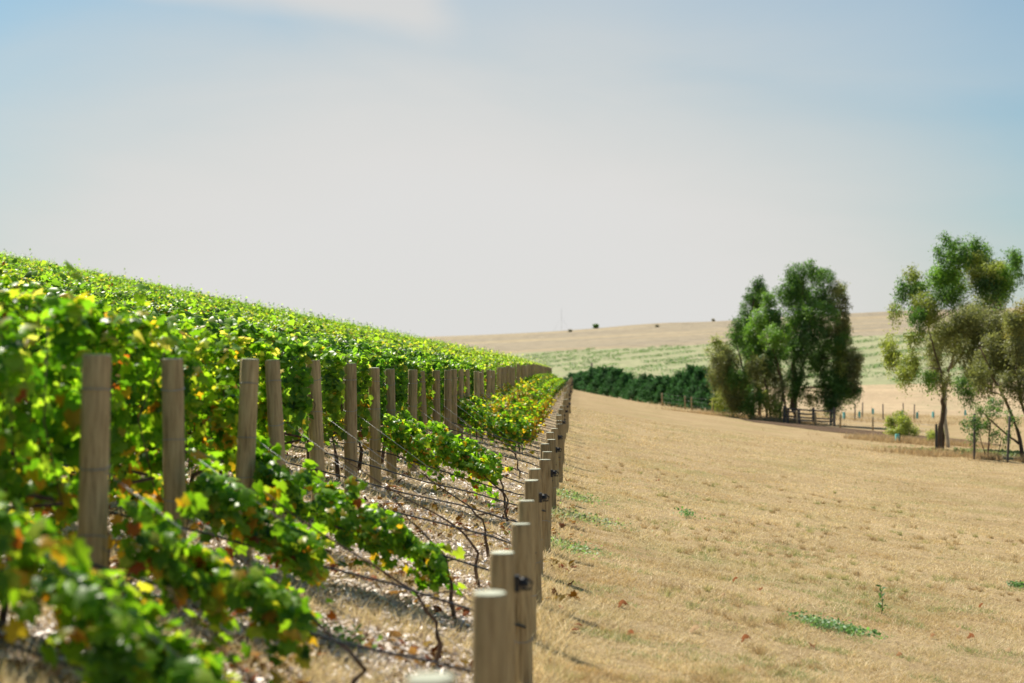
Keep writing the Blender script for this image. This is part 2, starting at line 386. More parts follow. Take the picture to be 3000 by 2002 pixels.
def row_foliage(rs, length, per_m, size, level, off, thin=1.0):
    """canopy of a trellised row: hangs between .45 and 2.1 m, ragged top with stray shoots, thin spots, yellow leaves low down"""
    n = int(length*per_m)
    u = U0 + .07 + rs.rand(n)*length
    bulk = vn(u, np.full(n, off), .55); bulk2 = vn(u, np.full(n, off+9.), 1.6)
    htop = (1.87 if level == 0 else 1.79) + .17*(bulk-.5)*2 + .22*(bulk2-.5)
    hbot = (.14 if level == 0 else .38) + .30*vn(u, np.full(n, off+20.), .7)
    t = rs.beta(1.35, 1.0, n)
    h = hbot + (htop-hbot)*t
    half = .27 + .17*(vn(u, h*1.3+off, .5)-.5)*2 + .05*np.sin(3*h)
    side = np.where(rs.rand(n) < .5, -1, 1)
    v = side*half*np.sqrt(rs.rand(n))*(1 - .55*np.maximum(t-.75, 0)/.25)
    v = np.where(u < U0+.3, np.abs(v)*.8+.1, v)       # the end of the canopy sits behind the post
    keep = vn(u*1.0+off, h*1.2+side*11, .2) > .30 + .14*(t < .3)
    u, h, v, t, side = u[keep], h[keep], v[keep], t[keep], side[keep]
    # stray shoots above the canopy
    ns = int(length*2.6)
    us = U0 + .2 + rs.rand(ns)*length; hl = .08+.52*rs.rand(ns)**3.5+.35*(rs.rand(ns) < .03)
    kk = 9
    q = np.tile(np.linspace(0, 1, kk), ns)
    us_ = np.repeat(us, kk) + q*np.repeat(rs.randn(ns)*.15, kk) + rs.randn(ns*kk)*.03
    hs_ = 1.68 + q*np.repeat(hl, kk) + rs.randn(ns*kk)*.02
    vs_ = np.repeat(rs.randn(ns)*.14, kk) + q*np.repeat(rs.randn(ns)*.16, kk)
    u = np.r_[u, us_]; h = np.r_[h, hs_]; v = np.r_[v, vs_]; t = np.r_[t, np.ones(len(us_))]; side = np.r_[side, np.sign(rs.randn(len(us_)))]
    n = len(u)
    P = np.stack([-u, v, prof_h(u)+h], 1)
    up = np.stack([rs.randn(n)*.5, rs.randn(n)*.4, -.75+.9*(t > .85)*rs.rand(n)+rs.randn(n)*.35], 1)
    Nn = np.stack([rs.randn(n)*.55, side*(.75-.5*np.maximum(t-.6, 0)*2)+rs.randn(n)*.45, .45+1.1*np.maximum(t-.6, 0)+rs.randn(n)*.4], 1)
    sz = size*(.62+.6*rs.rand(n))
    c = vine_colour(rs, n, (.04 if level == 0 else .02)+(.34 if level == 0 else .18)*np.clip(1-t*1.5, 0, 1), .01+(.28 if level == 0 else .10)*np.clip(.45-t, 0, 1))
    tipm = (t > .8) & (rs.rand(n) < (.12 if level == 0 else .05)); c[tipm] = np.array([.42, .40, .15])*(.8+.4*rs.rand(tipm.sum(), 1))
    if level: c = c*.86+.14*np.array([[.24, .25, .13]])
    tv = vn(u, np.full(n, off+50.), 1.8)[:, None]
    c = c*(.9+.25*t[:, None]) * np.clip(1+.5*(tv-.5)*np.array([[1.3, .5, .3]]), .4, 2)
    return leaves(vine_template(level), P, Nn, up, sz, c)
def end_vine_foliage(rs, u0, u1, h0, h1, th, per_m, size, level, py=.05, pr=.01, droop=.3):
    """foliage trained down the stay wires, from the tall post (u0,h0) to near the end post (u1,h1)"""
    L_ = abs(u1-u0); n = int(L_*per_m)
    t = rs.rand(n)
    off = rs.rand()*50
    u = u0+(u1-u0)*t
    hc = h0+(h1-h0)*t
    wobb = vn(u, np.full(n, off), .35)
    clump = vn(u, np.full(n, off+31.), .19)
    tt = th*(.35+.75*wobb+.45*clump)*(1-.45*t)
    hc = hc + .20*(vn(u, np.full(n, off+60.), .28)-.5)
    q = rs.beta(1.2, 1.1, n)
    h = hc - tt*.55 + tt*q*1.1 - droop*(rs.rand(n) < .16)*rs.rand(n)
    h = np.maximum(h, .10)
    side = np.where(rs.rand(n) < .5, -1, 1)
    v = side*(.30*(1-.35*t))*np.sqrt(rs.rand(n))*(.5+.6*wobb+.4*clump)
    keep = (vn(u+off, h+side*7, .15) > .34) & (rs.rand(n) < .35+.9*clump+.5*(t < .3))
    u, h, v, q, side, t = u[keep], h[keep], v[keep], q[keep], side[keep], t[keep]
    # loose shoots: leaves strung along arching canes that leave the mass in all directions
    ns = int(9*L_)+3; kk = 10; w_ = np.tile(np.linspace(.1, 1, kk), ns)
    st = np.repeat(rs.rand(ns), kk); ang = np.repeat(rs.rand(ns)*6.283, kk); ln = np.repeat(.15+.33*rs.rand(ns), kk)
    us = u0+(u1-u0)*st + ln*w_*np.cos(ang)*.9
    hs = np.maximum(h0+(h1-h0)*st + ln*w_*np.sin(ang) - .25*ln*w_**2 - .0*st, .1); vs_ = np.repeat(rs.randn(ns)*.12, kk)+w_*np.repeat(rs.randn(ns)*.15, kk)
    u = np.r_[u, us+rs.randn(ns*kk)*.02]; h = np.r_[h, hs+rs.randn(ns*kk)*.02]; v = np.r_[v, vs_]; q = np.r_[q, .6+.4*w_*0]; side = np.r_[side, np.sign(vs_+1e-9)]; t = np.r_[t, st]
    n = len(u)
    P = np.stack([-u, v, prof_h(u)+h], 1)
    up = np.stack([rs.randn(n)*.5+.25, rs.randn(n)*.4, -.65+rs.randn(n)*.35], 1)
    Nn = np.stack([.2+rs.randn(n)*.5, side*.65+rs.randn(n)*.45, .55+.7*np.maximum(q-.5, 0)+rs.randn(n)*.4], 1)
    sz = size*(.6+.6*rs.rand(n))
    pp = py*(1+2.2*(1-q))
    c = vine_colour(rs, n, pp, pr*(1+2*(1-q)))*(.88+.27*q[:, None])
    return leaves(vine_template(level), P, Nn, up, sz, c)

ROW0, DROW = 9.4, 2.35
def row_y(k): return ROW0+DROW*k
def row_origin(k):
    y = row_y(k); return Vector((line_x(y), y, float(np.interp(y, *UND))))
def rel(u, v, h): return (-u, v, float(prof_h(u))+h)
# rows: seen from the boundary; nearest ones with fully lobed leaves
FAR_LAST = 76
row_cls = []
for c_, (length, per_m, size, level, nvar) in enumerate([(6.5, 1150, .102, 0, 4), (17, 1100, .092, 1, 4), (62, 560, .105, 2, 4)]):
    vs = []
    for q in range(nvar):
        rs = np.random.RandomState(100+c_*10+q)
        V, Fc, C = row_foliage(rs, length, per_m, size, level, 3.7*q+c_*20)
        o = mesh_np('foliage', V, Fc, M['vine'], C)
        mb = MB()
        for uu in np.arange(U0+.5, U0+min(length, 12), 1.5):
            j = rs.randn(4)*.05
            mb.tube([rel(uu, j[0], -.05), rel(uu+j[1], j[2], .3), rel(uu+j[3]*2, 0, .62), rel(uu-.35, 0, .8)], [.035, .026, .022, .012], 6)
        mb.tube([rel(uu, .02*math.sin(uu*5), .78+.03*math.sin(uu*3)) for uu in np.arange(U0+.2, U0+min(length, 14)+.3, .4)], .013, 6)
        for b in range(int(min(length, 14)*5)):
            uu = U0+rs.rand()*min(length, 14); z0 = .7+.2*rs.rand(); p = rs.randn(5)*.12
            mb.tube([rel(uu, 0, z0), rel(uu+p[0], p[1], z0+.45), rel(uu+p[2], p[3], 1.75)], [.006, .005, .003], 4)
        w = mb.build('vine_wood', M['bark'])
        vs.append((o, w))
    row_cls.append(vs)
tall_px = {0: 265, 1: 518, 2: 708, 3: 826, 4: 936, 5: 1028, 6: 1100, 7: 1147, 8: 1206, 9: 1245, 10: 1278}
used = set()
row_labels = {-2: 'nearest vine row, out past the left edge by the lowest end post', -1: 'vine row hedge one row nearer than the leftmost tall post',
 0: 'leafy vine row hedge behind the leftmost tall timber post', 1: 'leafy vine row hedge behind second tall post from left, yellow leaves low down',
 2: 'green vine row hedge behind third tall post from left', 3: 'green vine row hedge behind fourth tall post from left',
 4: 'vine row hedge with orange low leaves behind fifth tall post from left', 5: 'vine row hedge behind sixth tall post from left, above black hoses',
 6: 'vine row hedge behind seventh tall post from left', 7: 'vine row hedge behind eighth tall post from left'}
for k in range(-2, FAR_LAST+1):
    c_ = 0 if k <= 3 else (1 if k <= 17 else 2)
    q = (k*7+3) % 4
    f, w = row_cls[c_][q]
    ro = row_origin(k)
    if k in tall_px:
        sh_ = (tall_px[k]-1500)/F*row_y(k) - (ro.x-U0); ro.x += sh_; ro.z -= .2*sh_
    e = empty('vine_row', ro)
    for src in (f, w):
        if id(src) in used:
            n_ = src.copy(); COL.objects.link(n_)
        else:
            n_ = src; used.add(id(src))
        n_.parent = e
        if (k//4) % 2 and k > 3: n_.scale = (1, -1, 1)
    lab = row_labels.get(k)
    if lab is None:
        if k < 18: lab = 'mid distance trellised vine row among those behind the crowd of narrow posts'
        else: lab = 'far trellised vine row whose top shows as a thin band towards the skyline'
    tag(e, lab, 'vine row', 'parallel vine rows climbing the hill')
for vs in row_cls:
    for src in vs:
        for s_ in src:
            if id(s_) not in used: bpy.data.objects.remove(s_)

# ------------------------------------------------------------------ posts
def make_post(rs, h, d, flare=0):
    mb = MB(); ph = rs.rand(6)*6.28
    wob = lambda q, z: .018*math.sin(2*q+ph[0])+.014*math.sin(3*q+ph[1]+z)+.008*math.sin(9*q+ph[2])
    r = d/2
    prof = [(r*1.06, -.3), (r*1.05, 0), (r*1.03, h*.3), (r*1.0, h*.7), (r*.985, h-.02), (r*.97, h-.008), (r*.93, h)]
    mb.lathe(prof, n=26, wob=wob)
    e_f = mb.f.pop()      # top face goes to the end-grain part
    body = mb
    top = MB(); top.lathe([(r*.93, h-.006), (r*.928, h+.001), (r*.90, h+.003)], n=26, wob=wob)
    return body, top
def post_thing(name, rs, h, d, loc, rings=(), insul=False):
    e = empty(name, loc)
    b, t = make_post(rs, h, d)
    b.build('shaft', M['post'], e)
    t.build('cut_top', M['post_top'], e, smooth=False)
    for z in rings:
        mb = MB(); n = 20; r = d/2*1.035
        tilt = rs.randn()*.015
        pts = [(r*math.cos(2*math.pi*i/n), r*math.sin(2*math.pi*i/n), z+tilt*math.sin(2*math.pi*i/n)) for i in range(n+1)]
        mb.tube(pts, .0035, 5, cap=False)
        mb.build('wire_tie', M['wire'], e)
    if insul:
        mb = MB(); r = d/2
        mb.box((r+.012, 0, h-.17), (.014, .022, .045))
        mb.lathe([(.014, -.02), (.03, -.012), (.034, .0), (.026, .008), (.02, .02), (.03, .026), (.012, .034)], (r+.045, 0, h-.17), n=12)
        mb.tube([(r+.02, 0, h-.15), (r+.06, -.012, h-.135), (r+.095, -.01, h-.165), (r+.085, 0, h-.20), (r+.03, 0, h-.2)], .008, 6)
        mb.build('insulator', M['black'], e, smooth=False)
    return e
out_px = {-2: 1296, -1: 1433, 0: 1470, 1: 1531, 2: 1546, 3: 1565, 4: 1572, 5: 1594, 6: 1599, 7: 1600, 8: 1616, 9: 1612, 10: 1627}
out_top = {-2: 1976, -1: 1736, 0: 1619, 1: 1536, 2: 1468, 3: 1407, 4: 1374, 5: 1347, 6: 1324, 7: 1301, 8: 1288, 9: 1267, 10: 1256}
tall_top = {0: 1040, 1: 1052, 2: 1052, 3: 1055, 4: 1056, 5: 1066, 6: 1078, 7: 1082, 8: 1084, 9: 1088, 10: 1086}
ordn = ['leftmost', 'second', 'third', 'fourth', 'fifth', 'sixth', 'seventh', 'eighth', 'ninth', 'tenth', 'eleventh']
tall_extra = ['shaded grey-brown, big and blurred, leaves at its foot', 'shaded, with a dark knot and three wire ties', 'a leaf hanging over its left edge', 'leaf on its upper left', 'sloping slightly left at the top', 'fully bare from top to foot', 'with leaves across its middle', 'slim, close behind the seventh', 'leaf over its middle', 'dark topped', 'slim, at the left of the crowd of narrow posts']
protoT, protoO = [], []
tall_pos = {}
for k in range(-2, FAR_LAST+1):
    rs = np.random.RandomState(500+k)
    y = row_y(k)
    x = (tall_px[k]-1500)/F*y if k in tall_px else line_x(y)-U0+rs.randn()*.04
    g = G(x, y)
    h = EYE+(HZ-tall_top[k])/F*y-g if k in tall_top else 1.70+rs.randn()*.045
    tall_pos[k] = (x, y, g, h)
    if k <= 12:
        o = post_thing('trellis_post', rs, h, .150+.012*rs.rand(), (x, y, g), rings=[h-.19-.03*rs.rand(), h-.55-.1*rs.rand(), h-.95-.1*rs.rand()])
        if k == 12: protoT.append(o)
    elif len(protoT) < 4:
        o = post_thing('trellis_post', rs, 1.70, .13+.03*rs.rand(), (x, y, g), rings=[1.5, 1.1]); protoT.append(o)
    else:
        o = copy_tree(protoT[k % 4]); o.location = (x, y, g-.06+.1*rs.rand())
    o.rotation_euler = (rs.randn()*.018, rs.randn()*.019+(-.05 if k in (3, 4) else 0), rs.rand()*.0)
    if 0 <= k <= 10:
        lab = (f'{ordn[k]} tall timber post{" from left" if k else ""}, {tall_extra[k]}')
    elif k < 0: lab = f'tall timber trellis post beyond the left edge, {"nearest" if k==-2 else "second nearest"} to the viewer'
    elif k < 30: lab = 'narrow mid distance timber post in the crowd of posts left of the yellowing vines'
    else: lab = 'tiny far timber post near the end of the long line of tall posts'
    tag(o, lab, 'post', 'tall timber posts at the row ends')
    # ---- end post
    x = (out_px[k]-1500)/F*y if k in out_px else line_x(y)+rs.randn()*.035
    g = G(x, y)
    h = EYE+(HZ-out_top[k])/F*y-g if k in out_top else 1.2+rs.randn()*.06
    ins = k in (0, 3, 5, 8, 10, 13, 17)
    if k <= 14:
        o = post_thing('end_post', rs, h, .138+.014*rs.rand(), (x, y, g), rings=[h-.78], insul=ins)
        if k == 14: protoO.append(o)
    elif len(protoO) < 4:
        o = post_thing('end_post', rs, 1.2+rs.randn()*.06, .13+.03*rs.rand(), (x, y, g), insul=(k % 2 == 1)); protoO.append(o)
    else:
        o = copy_tree(protoO[k % 4]); o.location = (x, y, g-.06+.1*rs.rand())
    o.rotation_euler = (rs.randn()*.018, rs.randn()*.018, 0)
    if k <= 10:
        m_ = k+2
        nm = ['nearest', 'second nearest', 'third nearest', 'fourth nearest', 'fifth nearest', 'sixth nearest', 'seventh nearest', 'eighth nearest', 'ninth nearest', 'tenth nearest', 'eleventh nearest', 'twelfth nearest', 'thirteenth nearest'][m_]
        ex = 'only its pale round top in frame' if m_ == 0 else ('black insulator on its right' if ins else 'plain shaft, pale top')
        lab = f'{nm} short end post of the boundary line, {ex}'
    elif k < 30: lab = 'small short end post in the mid distance of the boundary line'
    else: lab = 'tiny short end post bunched at the far end of the boundary line'
    tag(o, lab, 'post', 'short timber end posts along the boundary')
    # ---- irrigation hose along the row, tied to the end post
    og = row_origin(k)
    L_ = 7 if k < 4 else (20 if k < 18 else 30)
    us = [-.02, .4, .9, 1.5, 2.1, 2.6] + list(np.arange(3.4, L_, 1.3))
    mb = MB()
    pts = []
    for u in us:
        pts.append((-u+ (x-line_x(y))*max(0, 1-u), -.09+.01*rs.randn(), float(prof_h(u))+.50+.012*rs.randn()-.02*math.sin(u*1.9+k)))
    mb.tube(pts, .0095, 6)
    ho = mb.build('drip_hose', M['hose'], loc=og)
    if k <= 6: lab = f'black drip hose tied to the {["nearest","second nearest","third nearest","fourth nearest","fifth nearest","sixth nearest","seventh nearest","eighth nearest","ninth nearest"][k+2]} short end post'
    elif k < 30: lab = 'thin black drip hose in the mid distance fan of hoses'
    else: lab = 'barely visible far drip hose near the end of the boundary line'
    tag(ho, lab, 'hose', 'drip hoses running along the vine rows')
    # ---- stay wires
    if k <= 22:
        tx, ty, tg, th_ = tall_pos[k]
        mb = MB()
        for hh, un in ((th_-.62, .05), (th_-1.05, .75)):
            for dv in (-.012, .014):
                a = Vector((tx+.07, ty-.06+dv, tg+hh)); ex_ = line_x(y)-un
                b = Vector((ex_, y-.03+dv*2, float(ground(ex_, y))+.06))
                mid = (a+b)/2; mid.z -= .02
                mb.tube([a, mid, b], .0012, 4)
        wo_ = mb.build('stay_wire', M['wire'])
        nm = f'pairs of stay wires sloping down from the {ordn[k]} tall post' if 0 <= k <= 10 else ('pairs of stay wires sloping down from a tall post beyond the left edge' if k < 0 else 'fine stay wires sloping from a narrow mid distance post')
        tag(wo_, nm, 'wire', 'stay wires between tall posts and end posts')

# ------------------------------------------------------------------ vines on the stay wires
def end_vine(k, rs, args, trunk=True, level=0, leaf=.11, per_m=900):
    e = empty('grapevine', row_origin(k))
    if 's' in args:
        V, Fc, C = end_vine_foliage(rs, *args['s'], per_m, leaf, level, args.get('py', .05), args.get('pr', .012))
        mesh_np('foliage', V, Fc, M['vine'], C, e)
    mb = MB()
    for (ut, lean) in args.get('trunks', [(1.2, .3)]):
        j = rs.randn(6)*.035
        p = [rel(ut, j[0], -.06), rel(ut+.02+j[1], j[2], .16), rel(ut+.03+j[3], 0, .32), rel(ut+.25*lean+.02, j[4], .46), rel(ut+.9*lean, j[5], .58), rel(ut+1.9*lean, 0, .72), rel(ut+2.8*lean, 0, .9)]
        fine_ = []
        for i_ in range(len(p)-1):
            for w_ in (0, .5):
                fine_.append(Vector(p[i_]).lerp(Vector(p[i_+1]), w_)+Vector(rs.randn(3)*.012*(i_ > 0)))
        fine_.append(Vector(p[-1]))
        mb.tube(fine_, list(np.interp(np.linspace(0, 1, len(fine_)), [0, .3, .5, 1], [.021, .015, .011, .004])), 7)
        if rs.rand() < .7:
            mb.tube([p[3], rel(ut-.12, .03, .56), rel(ut-.35, .02, .5)], [.008, .006, .003], 5)
    mb.build('trunk', M['bark'], e)
    return e
A = {
 -1: dict(s=(3.0, .9, 1.36, .38, .37), py=.05, pr=.02, trunks=[(.75, .2)]),
  0: dict(s=(2.05, 1.1, .80, .52, .42), py=.09, pr=.03, trunks=[(.85, .3)]),
  1: dict(s=(2.2, 1.35, .92, .48, .36), py=.06, pr=.02, trunks=[(.6, .42)]),
  2: dict(s=(2.3, .72, .86, .46, .36), py=.05, pr=.01, trunks=[(.62, .2)]),
  3: dict(trunks=[(.55, .5)]),
  4: dict(trunks=[(.6, .35)]),
  6: dict(s=(2.25, .68, .86, .66, .56), py=.06, pr=.03, trunks=[(.55, .4)]),
  7: dict(s=(2.25, .78, .80, .58, .55), py=.05, pr=.01, trunks=[(.7, .25)]),
  10: dict(trunks=[(.7, .3)]),
}
lab_v = {-1: 'nearest blurred grapevine arm sloping down through the lower left corner', 0: 'second nearest grapevine arm with yellow leaves below the second tall post',
 1: 'grapevine arm reaching down to the thin crooked trunk left of the lowest end posts', 2: 'grapevine arm crossing below third and fourth tall posts',
 3: 'leafless grapevine, a bent brown cane rising from the mulch behind the third leafy arm', 4: 'leafless grapevine with crooked cane just beyond the other leafless one', 10: 'small leafless vine stem far among the hoses',
 6: 'bright glossy grapevine arm starting at the seventh tall post', 7: 'glossy grapevine arm just behind the one at the seventh tall post'}
for k, a in A.items():
    rs = np.random.RandomState(900+k)
    e = end_vine(k, rs, a, level=0, leaf=.098 if k < 3 else .085, per_m=820 if k < 3 else 1050)
    tag(e, lab_v[k], 'grapevine', 'grapevines trained down to the end posts')
protoV = []
for k in range(13, FAR_LAST+1):
    rs = np.random.RandomState(900+k)
    if len(protoV) < 5:
        big = len(protoV)
        a = dict(s=[(2.75, .95, .80, .55, .80), (2.3, .75, .66, .52, .78)][big > 0], py=[.08, .12, .30, .42, .15][big], pr=.01, trunks=[(1.0, .2), (1.9, .1)])
        e = end_vine(k, rs, a, level=1, leaf=.088, per_m=1300); protoV.append(e)
    else:
        q = rs.randint(2, 5) if k < 32 else rs.randint(0, 2)
        e = copy_tree(protoV[q]); e.location = row_origin(k)
        e.scale = (1+.06*rs.randn(), 1 if rs.rand() < .5 else -1, 1)
    lab = {13: 'full bushy grapevine with thick dark trunk, nearest of the dense bank of vines', 14: 'second bushy grapevine of the dense bank, darker trunk behind'}.get(k) or \
        ('yellowing grapevine in the dense bank between narrow posts and hoses' if k < 34 else 'small far grapevine at the end of the bank of vines')
    tag(e, lab, 'grapevine', 'grapevines trained down to the end posts')

# ------------------------------------------------------------------ trees
def crown(rs, blobs, leaf, name, mat, parent, base, clump=.5, tmpl=None, droop=.7, per=44):
    """blobs: (centre Vector, radii, colour, leaf count); leaves gathered in drooping sprays"""
    PV, PF, PC = [], [], []; off = 0
    tmpl = tmpl or narrow_template()
    Ps, Cs, Ns, Us = [], [], [], []
    for c, rad, colr, n in blobs:
        m = max(3, n//per)
        dirs = rs.randn(m, 3); dirs /= np.linalg.norm(dirs, axis=1, keepdims=True)
        cc = np.array(c)+dirs*np.array(rad)*(rs.rand(m, 1)**.45)
        shade = (.65+.75*rs.rand(m, 1))
        idx = np.repeat(np.arange(m), per)
        g = rs.randn(len(idx), 3)*np.array([clump*.34, clump*.34, clump*.62])
        g[:, 2] -= np.abs(g[:, 2])*droop*.7
        P = cc[idx]+g
        Ps.append(P); Cs.append(np.array(colr)*shade[idx]*(.85+.3*rs.rand(len(idx), 1)))
        nn = dirs[idx]*.7+rs.randn(len(idx), 3)*.6; nn[:, 2] += .35
        Ns.append(nn); uu = rs.randn(len(idx), 3)*.5; uu[:, 2] -= droop; Us.append(uu)
    P = np.concatenate(Ps); C = np.concatenate(Cs); Nn = np.concatenate(Ns); U = np.concatenate(Us)
    V, Fc, Cc = leaves(tmpl, P-np.array(base), Nn, U, leaf*(.6+.7*rs.rand(len(P))), C)
    return mesh_np(name, V, Fc, mat, Cc, parent)
def r6(x, y): return x/2.091+2000, y/2.091+650
DG, MG, BG, OL, LG, OR = (.08, .165, .045), (.095, .19, .04), (.16, .29, .045), (.20, .215, .085), (.27, .31, .075), (.30, .26, .065)
BR = (.205, .215, .10)
def tree(name, label, y, base_px, trunks, blobs, group=None, leaf=.22, dens=1.0, cl=.5, trunkmat='trunk', limb_from=None, cat='tree', limbmat=None, tw=.028, seed=1, tmpl=None, yjit=1.0):
    rs = np.random.RandomState(seed)
    bx, by = r6(*base_px); bx = (bx-1500)/F*y
    base = Vector((bx, y, G(bx, y)))
    dz = base.z - W(*r6(*base_px), y).z
    e = empty(name, base); tag(e, label, cat, group)
    mpp = y/F/2.091
    def P3(x, y_, dy=0):
        p = W(*r6(x, y_), y); t = max(0, min(1, 1-(base_px[1]-y_)/400.)); p.z += dz*t; p.y += dy; return p
    joints = []
    mb = MB()
    for path, r0, r1 in trunks:
        pts = [P3(*p[:2], (p[2] if len(p) > 2 else 0))-base for p in path]
        if path[0][1] >= base_px[1]-60: 
            wx_ = base.x+pts[0].x; wy_ = base.y+pts[0].y; pts[0].z = G(wx_, wy_)-base.z-.2
        fine = []
        for i in range(len(pts)-1):
            for t in (0, .34, .67): 
                q = pts[i].lerp(pts[i+1], t); 
                if i or t: q = q+Vector(rs.randn(3)*r0*.35)
                fine.append(q)
        fine.append(pts[-1]); n = len(fine)
        rad = [r0+(r1-r0)*i/(n-1) for i in range(n)]; rad[0] *= 1.35
        mb.tube(fine, rad, 9)
        joints += [(fine[i], rad[i]) for i in range(n//3, n)]
    B = []
    lb = mb
    for (x, y_, rx, ry, colr, *dd) in blobs:
        rx_, rz_ = rx*mpp, ry*mpp
        dy = (rs.rand()-.5)*2.6*yjit*1.0*max(rx_, 1.2)
        c = P3(x, y_, dy)
        dn = dd[0] if dd else 1.0
        n = int(5200*dn*dens*(rx_*rz_)**.75*(.14/leaf)**1.1)
        B.append((c, (rx_*1.06, rx_*1.1, rz_*1.06), colr, n))
        lc = c-base; cand = [(j, r) for j, r in joints if j.z < lc.z+.2] or joints
        j, r = min(cand, key=lambda q: (q[0]-lc).length+max(0, (lc.z-q[0].z))*.25)
        midp = (j+lc)/2+Vector((rs.randn()*.15, rs.randn()*.15, -.1*(lc-j).length*0+.1))
        rr = min(r*.4, .015+tw*(lc-j).length*.25)
        lb.tube([j, midp, lc], [rr, rr*.65, rr*.25], 6)
    mb.build('trunk', M[trunkmat], e)
    crown(rs, B, leaf, 'crown', M['gum'], e, base, clump=cl, tmpl=tmpl)
    return e
GR1 = 'gum trees clustered beside the timber yard'
tree('gum_tree', 'tall dark green gum tree, largest of the cluster by the rail yard', 141, (690, 1245),
 [([(690, 1245), (690, 1080), (685, 900), (690, 700), (700, 500), (740, 380)], .27, .06), ([(700, 1245, .6), (705, 1100, .6), (740, 900, .5), (800, 720), (850, 520)], .16, .05), ([(640, 1240), (620, 1050), (590, 880), (570, 800)], .10, .05)],
 [(690, 320, 70, 70, MG, .8), (790, 300, 80, 60, MG, .8), (870, 340, 70, 65, MG, .8), (950, 420, 65, 60, OL, .7), (990, 420, 35, 45, DG, .5), (640, 430, 80, 90, MG), (750, 440, 110, 90, DG), (870, 470, 90, 80, DG), (960, 510, 60, 60, BR, .8), (700, 400, 60, 60, BG),
  (820, 570, 110, 90, MG), (710, 570, 90, 90, BG), (975, 590, 55, 65, BR, .7), (1000, 650, 45, 65, OL), (890, 660, 80, 75, OL, .8), (740, 700, 110, 90, DG), (640, 660, 80, 90, MG), (690, 800, 90, 80, DG), (850, 780, 100, 70, DG), (990, 760, 50, 70, OL), (1045, 850, 35, 80, OL),
  (1030, 950, 45, 75, BR), (1050, 1030, 32, 40, MG), (830, 870, 80, 70, MG), (690, 950, 75, 60, DG), (690, 1030, 80, 60, MG), (930, 1010, 80, 60, MG), (890, 1080, 90, 55, DG), (980, 1020, 45, 60, MG), (780, 1090, 50, 45, OL, .5), (950, 850, 50, 90, LG, .4), (900, 1130, 60, 35, DG), (970, 900, 70, 80, MG, .8), (1000, 800, 60, 70, OL, .8), (910, 940, 80, 70, MG, .8), (930, 750, 80, 70, MG, .8), (860, 1000, 60, 60, MG, .7), (990, 700, 45, 60, MG, .7), (1010, 1060, 40, 40, MG, .8)],
 group=GR1, leaf=.20, cl=.42, dens=.8, seed=11, limbmat='trunk')
tree('gum_tree', 'bright green gum tree at the left front of the cluster', 138, (590, 1235),
 [([(590, 1235), (610, 1100), (600, 950), (570, 820), (520, 620)], .14, .05), ([(545, 1240), (530, 1120), (500, 960)], .10, .05)],
 [(530, 480, 45, 60, BG), (500, 590, 80, 70, BG), (560, 580, 60, 60, MG), (460, 660, 70, 80, BG), (550, 690, 90, 70, BG), (470, 760, 75, 70, MG), (590, 790, 80, 60, MG), (450, 880, 65, 80, OL), (470, 980, 80, 80, OL), (560, 930, 60, 80, OL, .8), (520, 860, 70, 60, MG), (430, 1060, 50, 60, MG), (520, 1080, 60, 55, LG), (560, 1140, 55, 55, LG, .8), (600, 1020, 50, 80, OL, .6)],
 group=GR1, leaf=.20, cl=.42, dens=.75, seed=12, trunkmat='trunk')
tree('gum_tree', 'slim gum tree with separate dark tuft rising above the cluster', 144, (475, 1255),
 [([(475, 1255), (470, 1100), (440, 850), (400, 640), (440, 470), (455, 370)], .16, .04)],
 [(455, 385, 35, 50, DG, .9), (440, 450, 50, 55, DG), (500, 430, 45, 50, MG), (470, 500, 45, 40, DG, .8), (380, 500, 22, 30, MG, .5), (395, 570, 38, 45, DG), (380, 640, 45, 60, DG), (375, 730, 50, 60, DG), (400, 820, 55, 70, MG), (440, 740, 45, 60, DG)],
 group=GR1, leaf=.20, cl=.42, dens=.8, seed=13)
tree('gum_tree', 'olive brown gum tree at the far left of the cluster', 139, (425, 1235),
 [([(425, 1235), (420, 1120), (380, 950), (330, 760)], .15, .05), ([(520, 1245), (510, 1150), (450, 1020)], .12, .05)],
 [(330, 620, 35, 50, MG), (320, 700, 50, 60, MG), (215, 745, 35, 45, LG, .7), (155, 778, 18, 18, LG, .5), (260, 790, 60, 50, OL), (200, 850, 50, 60, BR), (290, 860, 75, 75, OL), (220, 940, 65, 70, BR), (330, 950, 75, 80, MG), (280, 1030, 70, 70, BR), (370, 1050, 65, 80, OL), (240, 1110, 40, 50, LG), (320, 1130, 65, 60, OL), (395, 1150, 50, 60, MG)],
 group=GR1, leaf=.19, cl=.42, dens=.65, seed=14)
